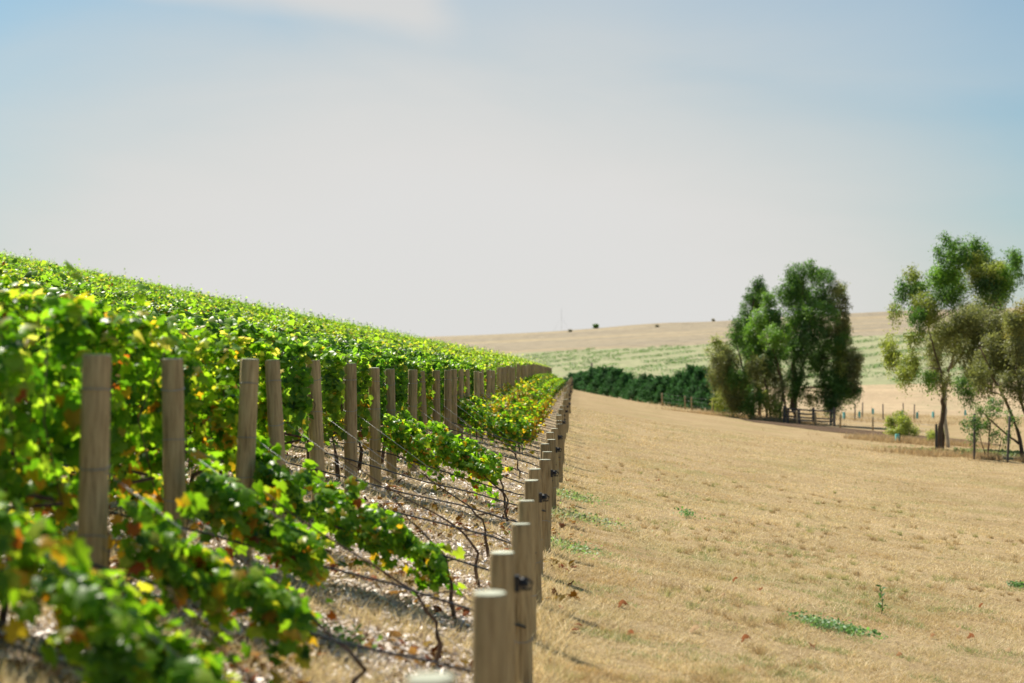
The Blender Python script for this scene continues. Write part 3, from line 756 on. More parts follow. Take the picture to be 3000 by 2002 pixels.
tree('gum_tree', 'tall gum tree with airy bright green top and two dark trunks, by right edge', 95, (1570, 1440),
 [([(1570, 1440), (1578, 1330), (1592, 1180), (1598, 1060)], .16, .11), ([(1608, 1425, .8), (1612, 1300, .6), (1600, 1180, .2)], .10, .08), ([(1598, 1070), (1575, 900), (1540, 780), (1500, 640)], .06, .03)],
 [(1590, 110, 28, 40, MG, .5), (1555, 190, 25, 45, MG, .45), (1700, 120, 40, 50, MG, .5), (1780, 140, 45, 50, MG, .5), (1640, 230, 75, 60, BG, .7), (1760, 240, 80, 60, LG, .8), (1860, 220, 45, 50, MG, .6), (1870, 300, 85, 60, LG, .8), (1980, 230, 50, 50, MG, .6), (2040, 215, 28, 45, MG, .5), (2000, 300, 60, 55, BG, .6), (2050, 340, 25, 30, MG, .5),
  (1700, 360, 100, 75, BG, .9), (1930, 330, 60, 60, BG, .8), (1790, 330, 60, 50, LG, .8), (1930, 400, 60, 45, MG, .8), (1990, 380, 45, 40, MG, .6), (1620, 330, 60, 60, BG, .7), (1690, 200, 50, 50, MG, .6), (1820, 170, 45, 45, BG, .5), (1830, 400, 80, 60, DG, .8), (1560, 320, 70, 60, BG, .7), (1430, 310, 55, 40, LG, .6), (1380, 390, 45, 45, MG, .6), (1470, 410, 75, 50, BG, .7), (1340, 450, 35, 40, MG, .5), (1450, 500, 75, 50, LG, .9), (1400, 570, 55, 40, MG, .7), (1325, 540, 35, 40, LG, .6), (1600, 450, 90, 50, MG, .8), (1480, 570, 60, 50, LG, .9),
  (1420, 690, 40, 30, LG, .5), (1380, 720, 45, 40, LG, .5), (1290, 740, 45, 35, LG, .6), (1265, 700, 18, 22, LG, .4), (1310, 820, 55, 50, LG, .8), (1390, 850, 60, 50, LG, .7), (1340, 920, 45, 45, LG, .8), (1430, 900, 50, 45, MG, .6), (1490, 960, 45, 45, BG, .6), (1555, 970, 40, 40, OL, .6)],
 group='gum trees at the right edge', leaf=.17, seed=15, cl=.42, dens=1.15)
tree('gum_tree', 'brown olive gum tree with pale forked limb behind the two-trunked one', 100, (1625, 1395),
 [([(1600, 1130), (1605, 1010), (1625, 940), (1650, 860), (1672, 805)], .13, .08), ([(1625, 1395), (1612, 1250), (1600, 1120)], .10, .13), ([(1640, 900), (1700, 830), (1760, 700), (1900, 540)], .06, .03)],
 [(1560, 660, 70, 70, OL, .8), (1700, 580, 85, 75, BR), (1800, 550, 80, 65, BR), (1910, 480, 80, 60, OL, .9), (1960, 450, 60, 50, BR, .6), (1640, 720, 90, 75, BR), (1780, 690, 90, 85, OL), (1900, 610, 90, 85, BR), (1540, 760, 55, 70, OL, .7), (1560, 860, 45, 55, BR, .7), (1710, 820, 80, 75, OL, .8), (1570, 930, 40, 45, BR, .6), (1830, 800, 90, 85, BR), (1960, 700, 80, 85, OL), (1740, 930, 60, 50, OL, .7), (1650, 640, 70, 60, OL), (1860, 700, 70, 80, OL), (1900, 820, 80, 80, OL)],
 group='gum trees at the right edge', leaf=.16, seed=16, cl=.5, trunkmat='palebark', dens=1.0)
tree('gum_tree', 'leaning gum tree with orange tinged crown cut by the right edge', 90, (2085, 1480),
 [([(2085, 1480), (2050, 1290), (1995, 1110), (1900, 950), (1820, 770)], .11, .04), ([(2060, 1380), (1970, 1310), (1890, 1230), (1820, 1150)], .06, .03), ([(2120, 1300), (2075, 1080), (2040, 920), (2050, 700)], .10, .04), ([(1990, 1090), (1900, 1040), (1830, 980)], .04, .02)],
 [(1980, 620, 60, 60, OL), (2100, 700, 80, 80, LG, .8), (2130, 860, 90, 90, OL), (1930, 760, 70, 70, BR), (2070, 540, 60, 50, OR, .8), (2150, 620, 80, 80, OR, .8), (2040, 630, 70, 70, OR), (2060, 720, 80, 70, OR), (1990, 770, 60, 60, BR), (2070, 830, 80, 80, OL), (2170, 780, 80, 90, OL), (1990, 880, 70, 60, OL, .8), (2100, 950, 70, 70, BR), (2190, 920, 80, 80, OL), (1790, 920, 70, 60, OL, .8), (1870, 870, 80, 70, BR, .8), (1880, 1000, 80, 50, OL, .7), (1720, 1000, 60, 50, MG, .6), (1770, 1060, 50, 40, MG, .5), (1960, 980, 60, 55, OL, .7), (2040, 1040, 60, 50, OL, .6)],
 group='gum trees at the right edge', leaf=.15, seed=17, cl=.42, trunkmat='trunk', dens=1.1)
tree('sapling', 'thin multi-stemmed sapling with sparse dark leaves left of the leaning gum', 87, (1870, 1440),
 [([(1870, 1440), (1875, 1330), (1885, 1230)], .05, .03), ([(1865, 1440), (1830, 1340), (1800, 1230)], .03, .015), ([(1905, 1445), (1940, 1380), (1960, 1290)], .03, .015)],
 [(1790, 1150, 40, 35, MG, .5), (1740, 1210, 40, 35, DG, .6), (1790, 1230, 45, 35, DG, .6), (1870, 1150, 45, 35, MG, .5), (1850, 1240, 45, 35, MG, .6), (1930, 1110, 45, 40, DG, .6), (1970, 1190, 45, 40, MG, .5), (1900, 1290, 40, 30, DG, .4), (2010, 1300, 40, 40, MG, .4), (1690, 1230, 20, 20, DG, .4), (1790, 1300, 30, 30, MG, .4)],
 leaf=.14, seed=18, cl=.3, dens=.7)
tree('shrub', 'yellow green shrub standing in the dry grass before the tree guards', 112, (1330, 1265),
 [([(1330, 1265), (1325, 1210), (1300, 1180)], .04, .02), ([(1345, 1265), (1370, 1200), (1400, 1190)], .04, .02)],
 [(1275, 1180, 35, 35, LG, .8), (1330, 1180, 40, 40, LG, .8), (1355, 1145, 30, 30, LG, .6), (1390, 1205, 45, 35, LG, .8), (1290, 1230, 50, 25, LG), (1350, 1235, 50, 25, LG), (1440, 1225, 30, 25, LG, .5)],
 leaf=.17, seed=19, cl=.35, cat='shrub')
tree('shrub', 'small yellow green shrub left beside the two dark trunks', 104, (1530, 1255),
 [([(1530, 1255), (1525, 1220)], .03, .015)], [(1510, 1215, 25, 25, LG, .7), (1550, 1215, 25, 30, LG, .7), (1570, 1190, 15, 20, LG, .5)], leaf=.16, seed=20, cl=.3, cat='shrub')

# ------------------------------------------------------------------ conifer hedge
def conifer(rs, h, r, n):
    Ps, Ns, Us, Cs = [], [], [], []
    tw = 420
    for i in range(tw):
        t = rs.rand()**.8; q = rs.rand()*6.283
        rr = r*1.15*(1-t**1.15)*(.75+.35*rs.rand()) + .12
        b = np.array([rr*math.cos(q), rr*math.sin(q), h*(.03+.9*t)])
        m = n//tw; s = rs.rand(m, 1)
        ax = np.array([math.cos(q)*.45, math.sin(q)*.45, .8+.3*t])
        P = b + ax*s*(.55+.7*rs.rand()) + rs.randn(m, 3)*.12*(1.15-s)
        Ps.append(P); Us.append(np.tile(ax, (m, 1))+rs.randn(m, 3)*.35)
        Ns.append(rs.randn(m, 3)*.6+np.array([math.cos(q), math.sin(q), .5]))
        Cs.append(np.tile(np.array([.05, .14, .042])*(.5+1.0*rs.rand()), (m, 1))*(.8+.4*rs.rand(m, 1)))
    P, Nn, U, C = map(np.concatenate, (Ps, Ns, Us, Cs))
    return leaves(narrow_template(), P, Nn, U, .24*(.6+.7*rs.rand(len(P))), C)
tops = [(1655, 1108, 205), (1683, 1098, 202), (1712, 1088, 199), (1745, 1088, 196), (1778, 1079, 193), (1808, 1086, 190), (1838, 1098, 187), (1862, 1112, 184), (1892, 1105, 181), (1918, 1114, 178), (1942, 1108, 176), (1968, 1098, 174), (1998, 1090, 172), (2028, 1080, 170), (2058, 1086, 168), (2090, 1088, 166), (2122, 1095, 164), (2155, 1102, 162)]
protoC = []
for i, (px, py, y) in enumerate(tops):
    rs = np.random.RandomState(300+i)
    p = W(px, py, y); g = G(p.x, y); h = p.z-g
    if len(protoC) < 5:
        e = empty('conifer', (p.x, y, g))
        V, Fc, C = conifer(rs, 6.0, 1.7, 14000)
        mesh_np('crown', V, Fc, M['pine'], C, e)
        mb = MB(); mb.tube([(0, 0, -.2), (0, 0, 2.5), (.05, 0, 5.3)], [.14, .1, .03], 8); mb.build('trunk', M['trunk'], e)
        protoC.append(e)
    else:
        e = copy_tree(protoC[i % 5]); e.location = (p.x, y, g)
    s = h/6.25*(1+.05*rs.randn())
    e.scale = (1.0+.12*rs.randn(), 1.0, s); e.rotation_euler = (0, 0, rs.rand()*6.28)
    lab = {0: 'small conifer at the left tip of the hedge behind the last end posts', 4: 'conifer making the highest hump in the left half of the hedge', 7: 'low conifer at the dip in the middle of the hedge',
           13: 'tall conifer of the hedge beside the gum cluster, highest of the right hump'}.get(i, 'dense dark green conifer inside the hedge, left of the dip' if i < 7 else 'dense dark green conifer inside the hedge, right of the dip')
    tag(e, lab, 'conifer', 'conifers in the dark hedge')

# ------------------------------------------------------------------ yard, fences and tree guards in the valley
def stick(name, label, cat, px, ytop, y, d=.09, mat='oldwood', group=None, h=None, rail=False):
    x = (px-1500)/F*y; g = G(x, y)
    h_ = h or (W(px, ytop, y).z-g)
    mb = MB(); mb.lathe([(d/2*1.1, -.15), (d/2, .1), (d/2*.95, h_-.02), (d/2*.7, h_)], n=10)
    o = mb.build(name, M[mat], loc=(x, y, g)); o.rotation_euler = (random.gauss(0, .03), random.gauss(0, .03), 0)
    return tag(o, label, cat, group)
yd = empty('timber_yard', (0, 0, 0)); yy = 136
def yp(x, y_, dy=0): 
    p = W(*r6(x, y_), yy+dy); return p
yb = yp(770, 1260); yd.location = (yb.x, yy, G(yb.x, yy)); yo = Vector(yd.location)
tag(yd, 'old timber rail yard of dark posts and rails under the gum trees', 'stock yard')
def yard_z(x, y_): return G(x, y_)
for (x_, dy, hh) in ((622, 0, 1.35), (645, -2.5, 1.1), (712, -2.5, 1.1), (800, 1.5, 1.35), (812, -2.5, 1.0), (908, 1.5, 1.3), (928, -1., 1.5)):
    p = yp(x_, 1260, dy); g = yard_z(p.x, p.y)
    mb = MB(); mb.box((p.x-yo.x, p.y-yo.y, g-yo.z+hh/2-.1), (.075, .075, hh/2+.1), random.random(), (random.gauss(0, .02), 0)); mb.build('post', M['oldwood'], yd, smooth=False)
def rail(xa, dya, xb, dyb, hh):
    a = yp(xa, 1260, dya); b = yp(xb, 1260, dyb)
    a.z = yard_z(a.x, a.y)+hh; b.z = yard_z(b.x, b.y)+hh+random.gauss(0, .04)
    a -= yo; b -= yo; mb = MB(); off = Vector((0, -.10, 0)); mid = (a+b)/2+Vector((0, 0, -.04))
    mb.tube([a+off, mid+off, b+off], [.07, .06, .055], 7); mb.build('rail', M['oldwood'], yd)
for hh in (.55, 1.15): rail(615, 0, 935, 1.0, hh)
rail(640, -2.5, 712, -2.5, .95); rail(712, -2.5, 815, -2.5, .85); rail(640, -2.5, 815, -2.5, .4); rail(925, -1, 905, 1.5, 1.1); rail(800, 1.5, 935, 1.5, .3)
wf = empty('wire_fence', (0, 0, 0)); p0 = W(*r6(965, 1300), 131); wf.location = (p0.x, 131, G(p0.x, 131)); wo0 = Vector(wf.location)
tag(wf, 'low post and wire fence in front of the shaded yard ground', 'fence')
pts_f = [(700, 133), (812, 132), (966, 131), (1165, 128), (1280, 126), (1550, 112)]
prev = None
for x_, y_ in pts_f:
    p = W(*r6(x_, 1300), y_); g = G(p.x, y_)
    mb = MB(); mb.lathe([(.07, -.2), (.065, .5), (.06, 1.05), (.04, 1.08)], (p.x-wo0.x, y_-wo0.y, g-wo0.z), n=10); mb.build('post', M['post'], wf)
    cur = Vector((p.x-wo0.x, y_-wo0.y, g-wo0.z))
    if prev is not None:
        for hh in (.35, .65, .95):
            mb = MB(); mb.tube([prev+Vector((0, -.07, hh)), (prev+cur)/2+Vector((0, -.07, hh-.04)), cur+Vector((0, -.07, hh))], .007, 4); mb.build('wire', M['wire'], wf)
    prev = cur
hf = empty('wire_fence', (0, 0, 0)); pq = W(2087, 1240, 152); hf.location = (pq.x, 152, G(pq.x, 152)); hq = Vector(hf.location)
tag(hf, 'wire fence with grey posts along the foot of the conifer hedge', 'fence')
prev = None
for px, y_ in ((1940, 164), (2007, 158), (2026, 156.5), (2087, 152), (2147, 149), (2185, 147)):
    p = W(px, 1240, y_); g = G(p.x, y_)
    mb = MB(); mb.lathe([(.08, -.2), (.075, .5), (.07, 1.2), (.04, 1.23)], (p.x-hq.x, y_-hq.y, g-hq.z), n=10); mb.build('post', M['post'], hf)
    cur = Vector((p.x-hq.x, y_-hq.y, g-hq.z))
    if prev is not None:
        for hh in (.4, .8, 1.15):
            mb = MB(); mb.tube([prev+Vector((0, -.08, hh)), cur+Vector((0, -.08, hh))], .004, 4); mb.build('wire', M['wire'], hf)
    prev = cur
stick('power_pole', 'grey pole rising above the left hump of the hedge', 'pole', 1731, 1063, 215, d=.22, mat='oldwood')
GP = 'thin dark posts on the dry slope behind the trees'
for i, (x_, yt, yb_, y_, lb_) in enumerate([(1055, 1138, 1190, 168, 'nearest the gum cluster'), (1101, 1113, 1165, 185, 'second from the gum cluster'), (1228, 1115, 1172, 175, 'standing alone above the yellow green shrub'),
        (1353, 1088, 1135, 190, 'fourth from the left, half way up the slope'), (1418, 1093, 1152, 180, 'beside a turquoise guard, right of the shrub')]):
    px, pt = r6(x_, yt)
    stick('fence_post', 'thin dark post on the dry slope, '+lb_, 'post', px, pt, y_, d=.13, group=GP, h=1.6)
for i, (x_, y_, lb_) in enumerate([(1786, 86, 'tall dark post in the green patch left of the sapling'), (1990, 85, 'tall dark post right of the sapling stems'), (1553, 93, 'thin post touching the left dark trunk')]):
    px, pt = r6(x_, 1300); stick('fence_post', lb_, 'post', px, pt, y_, d=.13, h=2.3 if i < 2 else 1.5)
GG = 'turquoise tree guards on the dry slope'
for i, (x_, y_, lb_) in enumerate([(986, 170, 'just right of the gum cluster'), (1083, 178, 'beside the second thin post'), (1167, 200, 'smallest, between the second and third thin posts'), (1345, 195, 'above the yellow green shrub'), (1437, 186, 'beside the rightmost thin post'), (1533, 192, 'just left of the two dark trunks'), (1730, 205, 'right of the two dark trunks')]):
    px, _ = r6(x_, 1100); x = (px-1500)/F*y_; g = G(x, y_)
    mb = MB(); mb.lathe([(.17, -.02), (.19, .3), (.16, .75), (.17, .8)], n=3)
    e = empty('tree_guard', (x, y_, g)); mb.build('sleeve', M['guard'], e, smooth=False)
    mb = MB(); mb.box((.2, 0, .5), (.02, .02, .52)); mb.build('stake', M['oldwood'], e, smooth=False); e.rotation_euler = (0, 0, i*1.3); e.scale = (.8, .8, .85)
    tag(e, 'turquoise plastic tree guard '+lb_, 'tree guard', GG)
px, _ = r6(1312, 1345); x = (px-1500)/F*103; mb = MB(); mb.lathe([(.16, -.02), (.18, .25), (.15, .5), (.16, .52)], n=3)
e = empty('tree_guard', (x, 103, G(x, 103))); mb.build('sleeve', M['guard'], e, smooth=False); mb = MB(); mb.box((.19, 0, .3), (.02, .02, .34)); mb.build('stake', M['oldwood'], e, smooth=False)
tag(e, 'pale blue tree guard low in front of the shaded yard ground', 'tree guard', GG)
# ridge details
for i, (px, py, y, r_, lb_) in enumerate([(1746, 963, 900, 1.8, 'round dark tree standing alone on the skyline'), (2090, 940, 905, 1.7, 'tiny tree on the skyline left of the gum cluster'), (1670, 982, 860, 1.6, 'faint shrub below the skyline near the mast'), (1477, 1022, 560, 1.0, 'small dark shrub at the edge of the green hillside'), (1925, 958, 860, 1.4, 'faint shrub on the dry hill mid way to the gum cluster')]):
    rs = np.random.RandomState(60+i); r_ *= (.55 if i == 0 else .30); x = (px-1500)/F*y; g = G(x, y)
    e = empty('distant_tree', (x, y, g)); tag(e, lb_, 'tree')
    B = [(np.array((rs.randn()*r_*.4, rs.randn()*r_*.4, r_*(1.1+.5*rs.rand()))), (r_*.8, r_*.8, r_*.7), MG if i == 0 else (.2, .18, .12), 420 if i == 0 else 130) for _ in range(4)]
    crown(rs, B, .6, 'crown', M['gum'], e, (0, 0, 0), clump=.9)
    mb = MB(); mb.tube([(0, 0, -.3), (.1, 0, r_*1.4)], [.2, .1], 7); mb.build('trunk', M['trunk'], e)
x = (1645-1500)/F*905; g = G(x, 905); e = empty('radio_mast', (x, 905, g)); tag(e, 'faint thin mast on the skyline above the end of the vineyard', 'mast')
mb = MB(); mb.tube([(0, 0, -1), (0, 0, 11), (0, 0, 14)], [.05, .04, .02], 6); mb.build('pole', M['wire'], e)
for s_ in (-1, 1):
    mb = MB(); mb.tube([(0, 0, 8), (s_*4, 0, -.3)], .02, 4); mb.build('guy_wire', M['wire'], e)
# young vines on the green hillside: rows of small clumps (uncountable)
rs = np.random.RandomState(77); Ps = []
for r_ in range(30):
    y0 = 60+r_*19.
    xx = np.repeat(np.linspace(-70, 340, 976), 2)+rs.rand(1952)*.6
    yq = y0 + (xx-30)*1.5 + 5*(vn(xx, xx*0+r_, 30.)-.5)
    keep = (vn(xx, yq, 11.) > (.34 if r_ % 2 else .62)) & (rs.rand(len(xx)) < (.62 if r_ % 2 else .35)) & (yq > 338) & (yq < 612)
    Ps.append(np.stack([xx[keep], yq[keep]+rs.randn(keep.sum())*(.9 if r_ % 2 else 4)], 1))
q = np.concatenate(Ps); per = 10
P2 = np.repeat(q, per, axis=0)+rs.randn(len(q)*per, 2)*.45
zz = ground(P2[:, 0], P2[:, 1])+.15+.75*rs.rand(len(P2))
P = np.stack([P2[:, 0], P2[:, 1], zz], 1); n = len(P)
C = np.repeat(np.array([(.10, .19, .065)])*(.6+.9*rs.rand(len(q), 1)), per, axis=0)
V, Fc, Cc = leaves(vine_template(2), P, rs.randn(n, 3)+np.array([0, -.4, .8]), rs.randn(n, 3), .28*(.6+.7*rs.rand(n)), C)
tag(mesh_np('young_vines', V, Fc, M['gum'], Cc), 'patchy rows of young green plants across the far green hillside', 'crop', kind='stuff')

# ------------------------------------------------------------------ grass, mulch, fallen leaves
def blades(rs, x, y, h, w, C, lean=.6, sink=.01):
    n = len(x); z = ground(x, y)-sink
    q = rs.rand(n)*6.283; cx_, sx_ = np.cos(q)*w/2, np.sin(q)*w/2
    lx, ly = rs.randn(n)*lean*h, rs.randn(n)*lean*h
    b1 = np.stack([x-cx_, y-sx_, z], 1); b2 = np.stack([x+cx_, y+sx_, z], 1); tp = np.stack([x+lx, y+ly, z+h], 1)
    V = np.stack([b1, b2, tp], 1).reshape(-1, 3)
    return V, np.arange(3*n).reshape(-1, 3), np.repeat(C, 3, axis=0)
rs = np.random.RandomState(41)
n = 620000
t = rs.rand(n); y = (10.5**-.45 + t*(95**-.45-10.5**-.45))**(-1/.45)       # denser near
x = line_x(y)-.15 + rs.rand(n)*(.34*y+1.2-line_x(y))
cl_ = vn(x, y, .33)*.6+vn(x+9, y, .09)*.4
pt = vn(x, y, 2.6); green = vn(x+70, y+30, 1.1)*vn(x, y+8, .4)
keep = rs.rand(n) < .25+.95*cl_; x, y, cl_, pt, green = x[keep], y[keep], cl_[keep], pt[keep], green[keep]; n = len(x)
base = np.array([(.73, .59, .35), (.63, .50, .27), (.83, .71, .47), (.38, .27, .135), (.50, .44, .20)])
big_ = vn(x+200, y*.6, 5.5); mid_ = vn(x+90, y, 1.3)
C = base[rs.choice(5, n, p=[.32, .25, .17, .14, .12])]*(.80+.2*pt[:, None]+.2*big_[:, None])*(1-.22*sm(.55, .8, mid_)[:, None]*np.array([[.6, .9, 1.4]]))
gm = (green > .50-.1*(y < 30)) & (rs.rand(n) < .55); C[gm] = np.array([.26, .31, .11])*(.8+.5*rs.rand(gm.sum(), 1))
h = (.015+.085*cl_**1.5*rs.rand(n))*(1+.004*y); w = .004+.00032*y
V, Fc, Cc = blades(rs, x, y, h, w, C, lean=1.0)
tag(mesh_np('dry_grass', V, Fc, M['straw'], Cc), 'short straw coloured grass covering the open field', 'grass', kind='stuff')
# brown and green tufts in the field
rs = np.random.RandomState(43)
m = 1500; ty = (10.5**-1.1 + rs.rand(m)*(55**-1.1-10.5**-1.1))**(-1/1.1); tx = line_x(ty)+.1+rs.rand(m)*(.32*ty-line_x(ty)); kp_ = vn(tx, ty, 2.4) > .52; tx, ty = tx[kp_], ty[kp_]; m = len(tx)
sz = .02+.06*rs.rand(m)**2; per = 55
x = np.repeat(tx, per)+rs.randn(m*per)*np.repeat(sz, per)*.8; y = np.repeat(ty, per)+rs.randn(m*per)*np.repeat(sz, per)*.8
kind = rs.rand(m); tc_ = np.where(kind[:, None] < .4, np.array([[.44, .32, .17]]), np.where(kind[:, None] < .7, np.array([[.42, .40, .18]]), np.array([[.5, .39, .22]])))
C = np.repeat(tc_, per, axis=0)*(.7+.6*rs.rand(m*per, 1))
V, Fc, Cc = blades(rs, x, y, .03+.08*rs.rand(m*per)*np.repeat(.5+rs.rand(m), per), .004+.00025*y, C, lean=.7)
tag(mesh_np('grass_tufts', V, Fc, M['straw'], Cc), 'scattered brown and olive tufts standing in the straw grass', 'grass', kind='stuff')
# loose pale stalks lying over the short grass
rs = np.random.RandomState(50)
n = 26000; y = (10.5**-.8 + rs.rand(n)*(48**-.8-10.5**-.8))**(-1/.8); x = line_x(y)-.2+rs.rand(n)*(.34*y+.6-line_x(y))
kp_ = vn(x, y, .8) > .4; x, y = x[kp_], y[kp_]; n = len(x)
V, Fc, Cc = blades(rs, x, y, .03+.07*rs.rand(n), .003+.00018*y, np.array([[.78, .66, .43]])*(.75+.35*rs.rand(n, 1)), lean=1.5)
tag(mesh_np('loose_straw', V, Fc, M['straw'], Cc), 'pale dry stalks lying loosely over the short grass', 'grass', kind='stuff')
# straw between the vine rows and along the posts
rs = np.random.RandomState(44)
n = 260000; y = (5.0**-.5 + rs.rand(n)*(60**-.5-5.0**-.5))**(-2.); uu = -.3 + rs.rand(n)*(.3*y+1.0)
dr = np.abs((y-ROW0+DROW*20) % DROW - DROW/2)           # 0 half way between rows
dens = sm(1.0, .35, dr)*.9 + .9*sm(.55, .1, np.abs(uu)) + .10 + .5*sm(28, 45, y)
keep = (rs.rand(n) < dens*(.25+1.1*vn(uu, y, .35))); y, uu = y[keep], uu[keep]; n = len(y); x = line_x(y)-uu
C = base[rs.choice(5, n, p=[.35, .25, .2, .1, .1])]*(.9+.2*rs.rand(n, 1))
V, Fc, Cc = blades(rs, x, y, .03+.15*rs.rand(n)**2.2, .004+.0003*y, C, lean=.75)
tag(mesh_np('straw_grass', V, Fc, M['straw'], Cc), 'longer straw grass between the vine rows', 'grass', kind='stuff')
# mulch flakes
rs = np.random.RandomState(45)
n = 210000; y = (5.0**-.6 + rs.rand(n)*(48**-.6-5.0**-.6))**(-1/.6); uu = .0 + rs.rand(n)*(.3*y+1.2)
dr = np.abs((y-ROW0+DROW*20+DROW/2) % DROW - DROW/2)
keep = rs.rand(n) < sm(1.15, .55, dr)*(.4+.8*vn(uu, y, .6))+.06; y, uu = y[keep], uu[keep]; n = len(y); x = line_x(y)-uu
T = (np.array([(-.5, -.18, .0), (.5, -.14, .06), (.46, .16, .0), (-.4, .2, .08)]), np.array([[0, 1, 2, 3]]))
P = np.stack([x, y, ground(x, y)+.004+.03*rs.rand(n)], 1)
C = np.array([(.70, .60, .53), (.50, .41, .34), (.80, .73, .67), (.24, .17, .12), (.55, .44, .32)])[rs.choice(5, n, p=[.3, .25, .17, .15, .13])]*(.85+.3*rs.rand(n, 1))
V, Fc, Cc = leaves(T, P, rs.randn(n, 3)*.45+np.array([0, 0, 1]), rs.randn(n, 3), .055*(.5+rs.rand(n)), C)
tag(mesh_np('bark_mulch', V, Fc, M['litter'], Cc), 'pale bark mulch strewn under the vine rows', 'mulch', kind='stuff')
# litter leaves under vines
rs = np.random.RandomState(46)
n = 7000; y = (5.5**-.7 + rs.rand(n)*(40**-.7-5.5**-.7))**(-1/.7); uu = -.4+rs.rand(n)*(.25*y+1.0)
keep = vn(uu, y, .8) > .56; y, uu = y[keep], uu[keep]; n = len(y); x = line_x(y)-uu
P = np.stack([x, y, ground(x, y)+.03+.02*rs.rand(n)], 1)
C = REDS[rs.randint(0, 3, n)]*np.array([.75, .8, 1.0])*(.6+.5*rs.rand(n, 1))
V, Fc, Cc = leaves(vine_template(0), P, rs.randn(n, 3)*.5+np.array([0, 0, 1]), rs.randn(n, 3), .09*(.6+.6*rs.rand(n)), C)
tag(mesh_np('leaf_litter', V, Fc, M['deadleaf'], Cc), 'red brown fallen vine leaves scattered below the rows', 'leaf litter', kind='stuff')
# single fallen leaves out on the field (photo pixels of each)
def solve(px, py):
    lo, hi = 5., 160.
    prevd = None
    for y in np.linspace(6, 160, 2500):
        p = W(px, py, y); d_ = p.z-G(p.x, y)
        if d_ <= 0: return p.x, float(y)
    return (px-1500)/F*60, 60.
fl = [(2035, 1858, .12, 0, 'pale curled fallen leaf with white underside, lower middle of the field'), (2175, 1884, .11, 1, 'dark red fallen leaf right of the pale curled one'), (2388, 1905, .10, 2, 'pinkish fallen leaf below the green weed mat'),
      (2838, 1873, .12, 1, 'rust red fallen leaf near the lower right corner'), (2808, 1850, .08, 0, 'small dull fallen leaf just above the rust red one at lower right'), (2952, 1912, .09, 0, 'pale fallen leaf closest to the right edge'),
      (2632, 1925, .09, 2, 'brownish fallen leaf between the weed mat and the lower right corner'), (2228, 1733, .09, 1, 'small brown fallen leaf above the dark red one'), (2148, 1710, .08, 1, 'tiny brown fallen leaf left of the upper small brown leaf'),
      (2117, 1755, .08, 0, 'tiny whitish fallen leaf in the middle of the field'), (1838, 1870, .10, 1, 'dark fallen leaf on the left part of the field'), (1930, 1410, .12, 1, 'upright brown fallen leaf far up the field'),
      (1668, 1412, .14, 1, 'orange fallen leaf right of the mid distance end posts'), (1815, 1780, .13, 1, 'cluster sized brown fallen leaf near the second green patch'), (1672, 1718, .10, 1, 'red fallen leaf close to the near end posts'),
      (2728, 1872, .08, 2, 'pinkish fallen leaf left of the dull small leaf at lower right'), (2875, 1783, .07, 1, 'tiny rust fallen leaf above the lower right corner')]
fc = [(.36, .24, .13), (.20, .07, .022), (.27, .14, .06)]
for i, (px, py, s, c_, lb_) in enumerate(fl):
    rs = np.random.RandomState(i+5); x, y = solve(px, py)
    V, Fc, Cc = leaves(vine_template(0), np.zeros((1, 3)), np.array([[rs.randn()*.4, -.35, .9]]), rs.randn(1, 3), np.array([s*.9]), np.array([fc[c_]]))
    V[:, 2] += .03*np.sin(V[:, 0]*40)
    o = mesh_np('fallen_leaf', V, Fc, M['deadleaf'], Cc, loc=(x, y, G(x, y)+.04)); tag(o, lb_, 'leaf', 'fallen leaves on the field')
# green weeds
def weed(px, py, rx, ry, n, label, col=(.13, .27, .08), h=.05, s=.035):
    rs = np.random.RandomState(int(px)); x0, y0 = solve(px, py)
    a = rs.randn(n, 2)*np.array([rx, ry])*.5
    x, y = x0+a[:, 0], y0+a[:, 1]
    P = np.stack([x, y, ground(x, y)+.01+h*rs.rand(n)], 1)-np.array([x0, y0, G(x0, y0)])
    C = np.array(col)*(.6+.8*rs.rand(n, 1))
    V, Fc, Cc = leaves(vine_template(2), P, rs.randn(n, 3)*.5+np.array([0, -.2, 1]), rs.randn(n, 3)+np.array([0, 0, .5]), s*(.6+.8*rs.rand(n)), C)
    o = mesh_np('weed_patch', V, Fc, M['gum'], Cc, loc=(x0, y0, G(x0, y0))); tag(o, label, 'weeds', kind='stuff')
weed(2410, 1838, .34, .42, 800, 'bright green mat of weeds in the lower right field', (.15, .265, .10), h=.08, s=.03)
weed(2490, 1855, .35, .3, 240, 'thin trailing weeds right of the bright green mat')
weed(1665, 1455, .55, 1.3, 900, 'pale green weeds beside the mid distance end posts', (.2, .30, .11))
weed(1690, 1520, .8, 1.2, 900, 'dusty green weeds below the pale green ones', (.22, .29, .13))
weed(1635, 1602, .5, .8, 800, 'fresh green weeds at the foot of the near end posts', (.18, .29, .09))
weed(2015, 1515, .2, .35, 160, 'small green sprig in the mid field', (.12, .25, .07), h=.12)
weed(2990, 1725, .2, .3, 400, 'small green weed clump touching the right edge', (.12, .22, .07), h=.08)
weed(1010, 1905, .18, .15, 150, 'young green sprouts on the mulch under the second vine arm', (.2, .34, .06), h=.15)
weed(2960, 1330, 3., 2., 1800, 'soft green grass patch below the leaning gum', (.2, .26, .09), h=.1, s=.12)
weed(2830, 1330, 3., 2., 1500, 'soft green grass patch below the sapling', (.2, .26, .09), h=.1, s=.12)
x0, y0 = solve(2583, 1800); rs = np.random.RandomState(9); e = empty('thistle', (x0, y0, G(x0, y0))); tag(e, 'single upright dark green weed right of the weed mat', 'weed')
mb = MB(); mb.tube([(0, 0, -.02), (.01, 0, .15), (-.01, 0, .33)], [.005, .004, .002], 5); mb.build('stem', M['hose'], e)
hh = np.linspace(.03, .34, 46); P = np.stack([rs.randn(46)*.008, rs.randn(46)*.008, hh], 1)
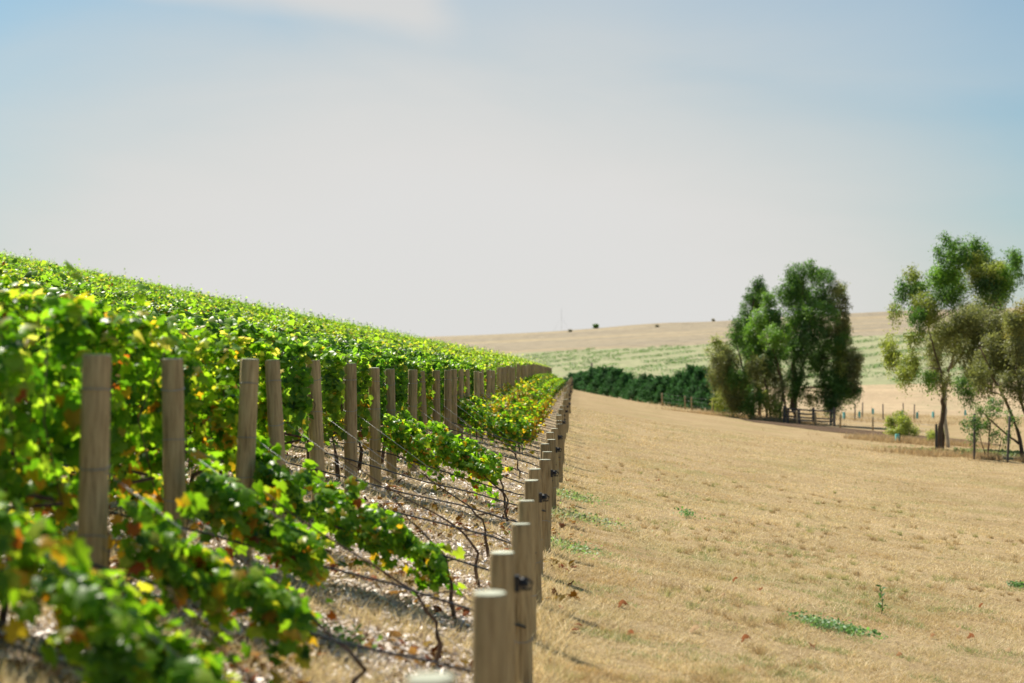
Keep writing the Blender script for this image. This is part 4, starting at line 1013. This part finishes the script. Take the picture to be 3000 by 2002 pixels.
V, Fc, Cc = leaves(narrow_template(), P, rs.randn(46, 3)+np.array([0, 0, .6]), rs.randn(46, 3)+np.array([0, 0, .7]), .06*(.5+rs.rand(46)), np.array([[.07, .17, .05]])*(.7+.6*rs.rand(46, 1)))
mesh_np('leaf_spray', V, Fc, M['gum'], Cc, e)
M['shade_dirt'] = soil_mat('yard_dirt_painted_shade', (.12, .075, .045), (.08, .05, .03), (.2, .14, .085), 1.2, .7, 5., bump=.8)  # dark brown yard soil, with the gum trees' shade painted into its colour
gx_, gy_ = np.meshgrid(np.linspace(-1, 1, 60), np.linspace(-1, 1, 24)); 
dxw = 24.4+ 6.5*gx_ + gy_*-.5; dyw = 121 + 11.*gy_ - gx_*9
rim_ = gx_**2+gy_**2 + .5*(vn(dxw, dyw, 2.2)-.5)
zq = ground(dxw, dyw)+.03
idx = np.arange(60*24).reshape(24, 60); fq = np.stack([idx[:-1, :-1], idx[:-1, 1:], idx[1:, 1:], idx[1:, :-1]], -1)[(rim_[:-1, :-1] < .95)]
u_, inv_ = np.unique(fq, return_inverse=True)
tag(mesh_np('painted_shade_dirt', np.stack([dxw, dyw, zq], -1).reshape(-1, 3)[u_], inv_.reshape(fq.shape), M['shade_dirt'], smooth=True), kind='structure')
# long dry grass around the tree feet and yard
rs = np.random.RandomState(48); n = 50000
spots = [(2180, 1250, 141, 6, 2), (2290, 1262, 137, 3, 1.0), (2700, 1300, 104, 4, 3), (2660, 1290, 104, 4, 2), (2850, 1345, 88, 5, 1.2), (2960, 1360, 86, 5, 1.0), (2540, 1220, 165, 20, 10), (2640, 1180, 190, 25, 14)]
xs_, ys_ = [], []
for px, py, y_, rx, ry in spots:
    m = n//len(spots); xs_.append((px-1500)/F*y_+rs.randn(m)*rx*.5); ys_.append(y_+rs.randn(m)*ry*.5)
x = np.concatenate(xs_); y = np.concatenate(ys_); keep = vn(x, y, 1.1) > .4; x, y = x[keep], y[keep]; n = len(x)
C = np.array([(.50, .37, .21), (.58, .45, .27), (.40, .28, .155)])[rs.randint(0, 3, n)]*(.8+.4*rs.rand(n, 1))
V, Fc, Cc = blades(rs, x, y, .12+.4*rs.rand(n)**1.7, .03, C, lean=.45)
tag(mesh_np('tall_dry_grass', V, Fc, M['straw'], Cc), 'taller rusty dry grass round the yard and tree feet', 'grass', kind='stuff')
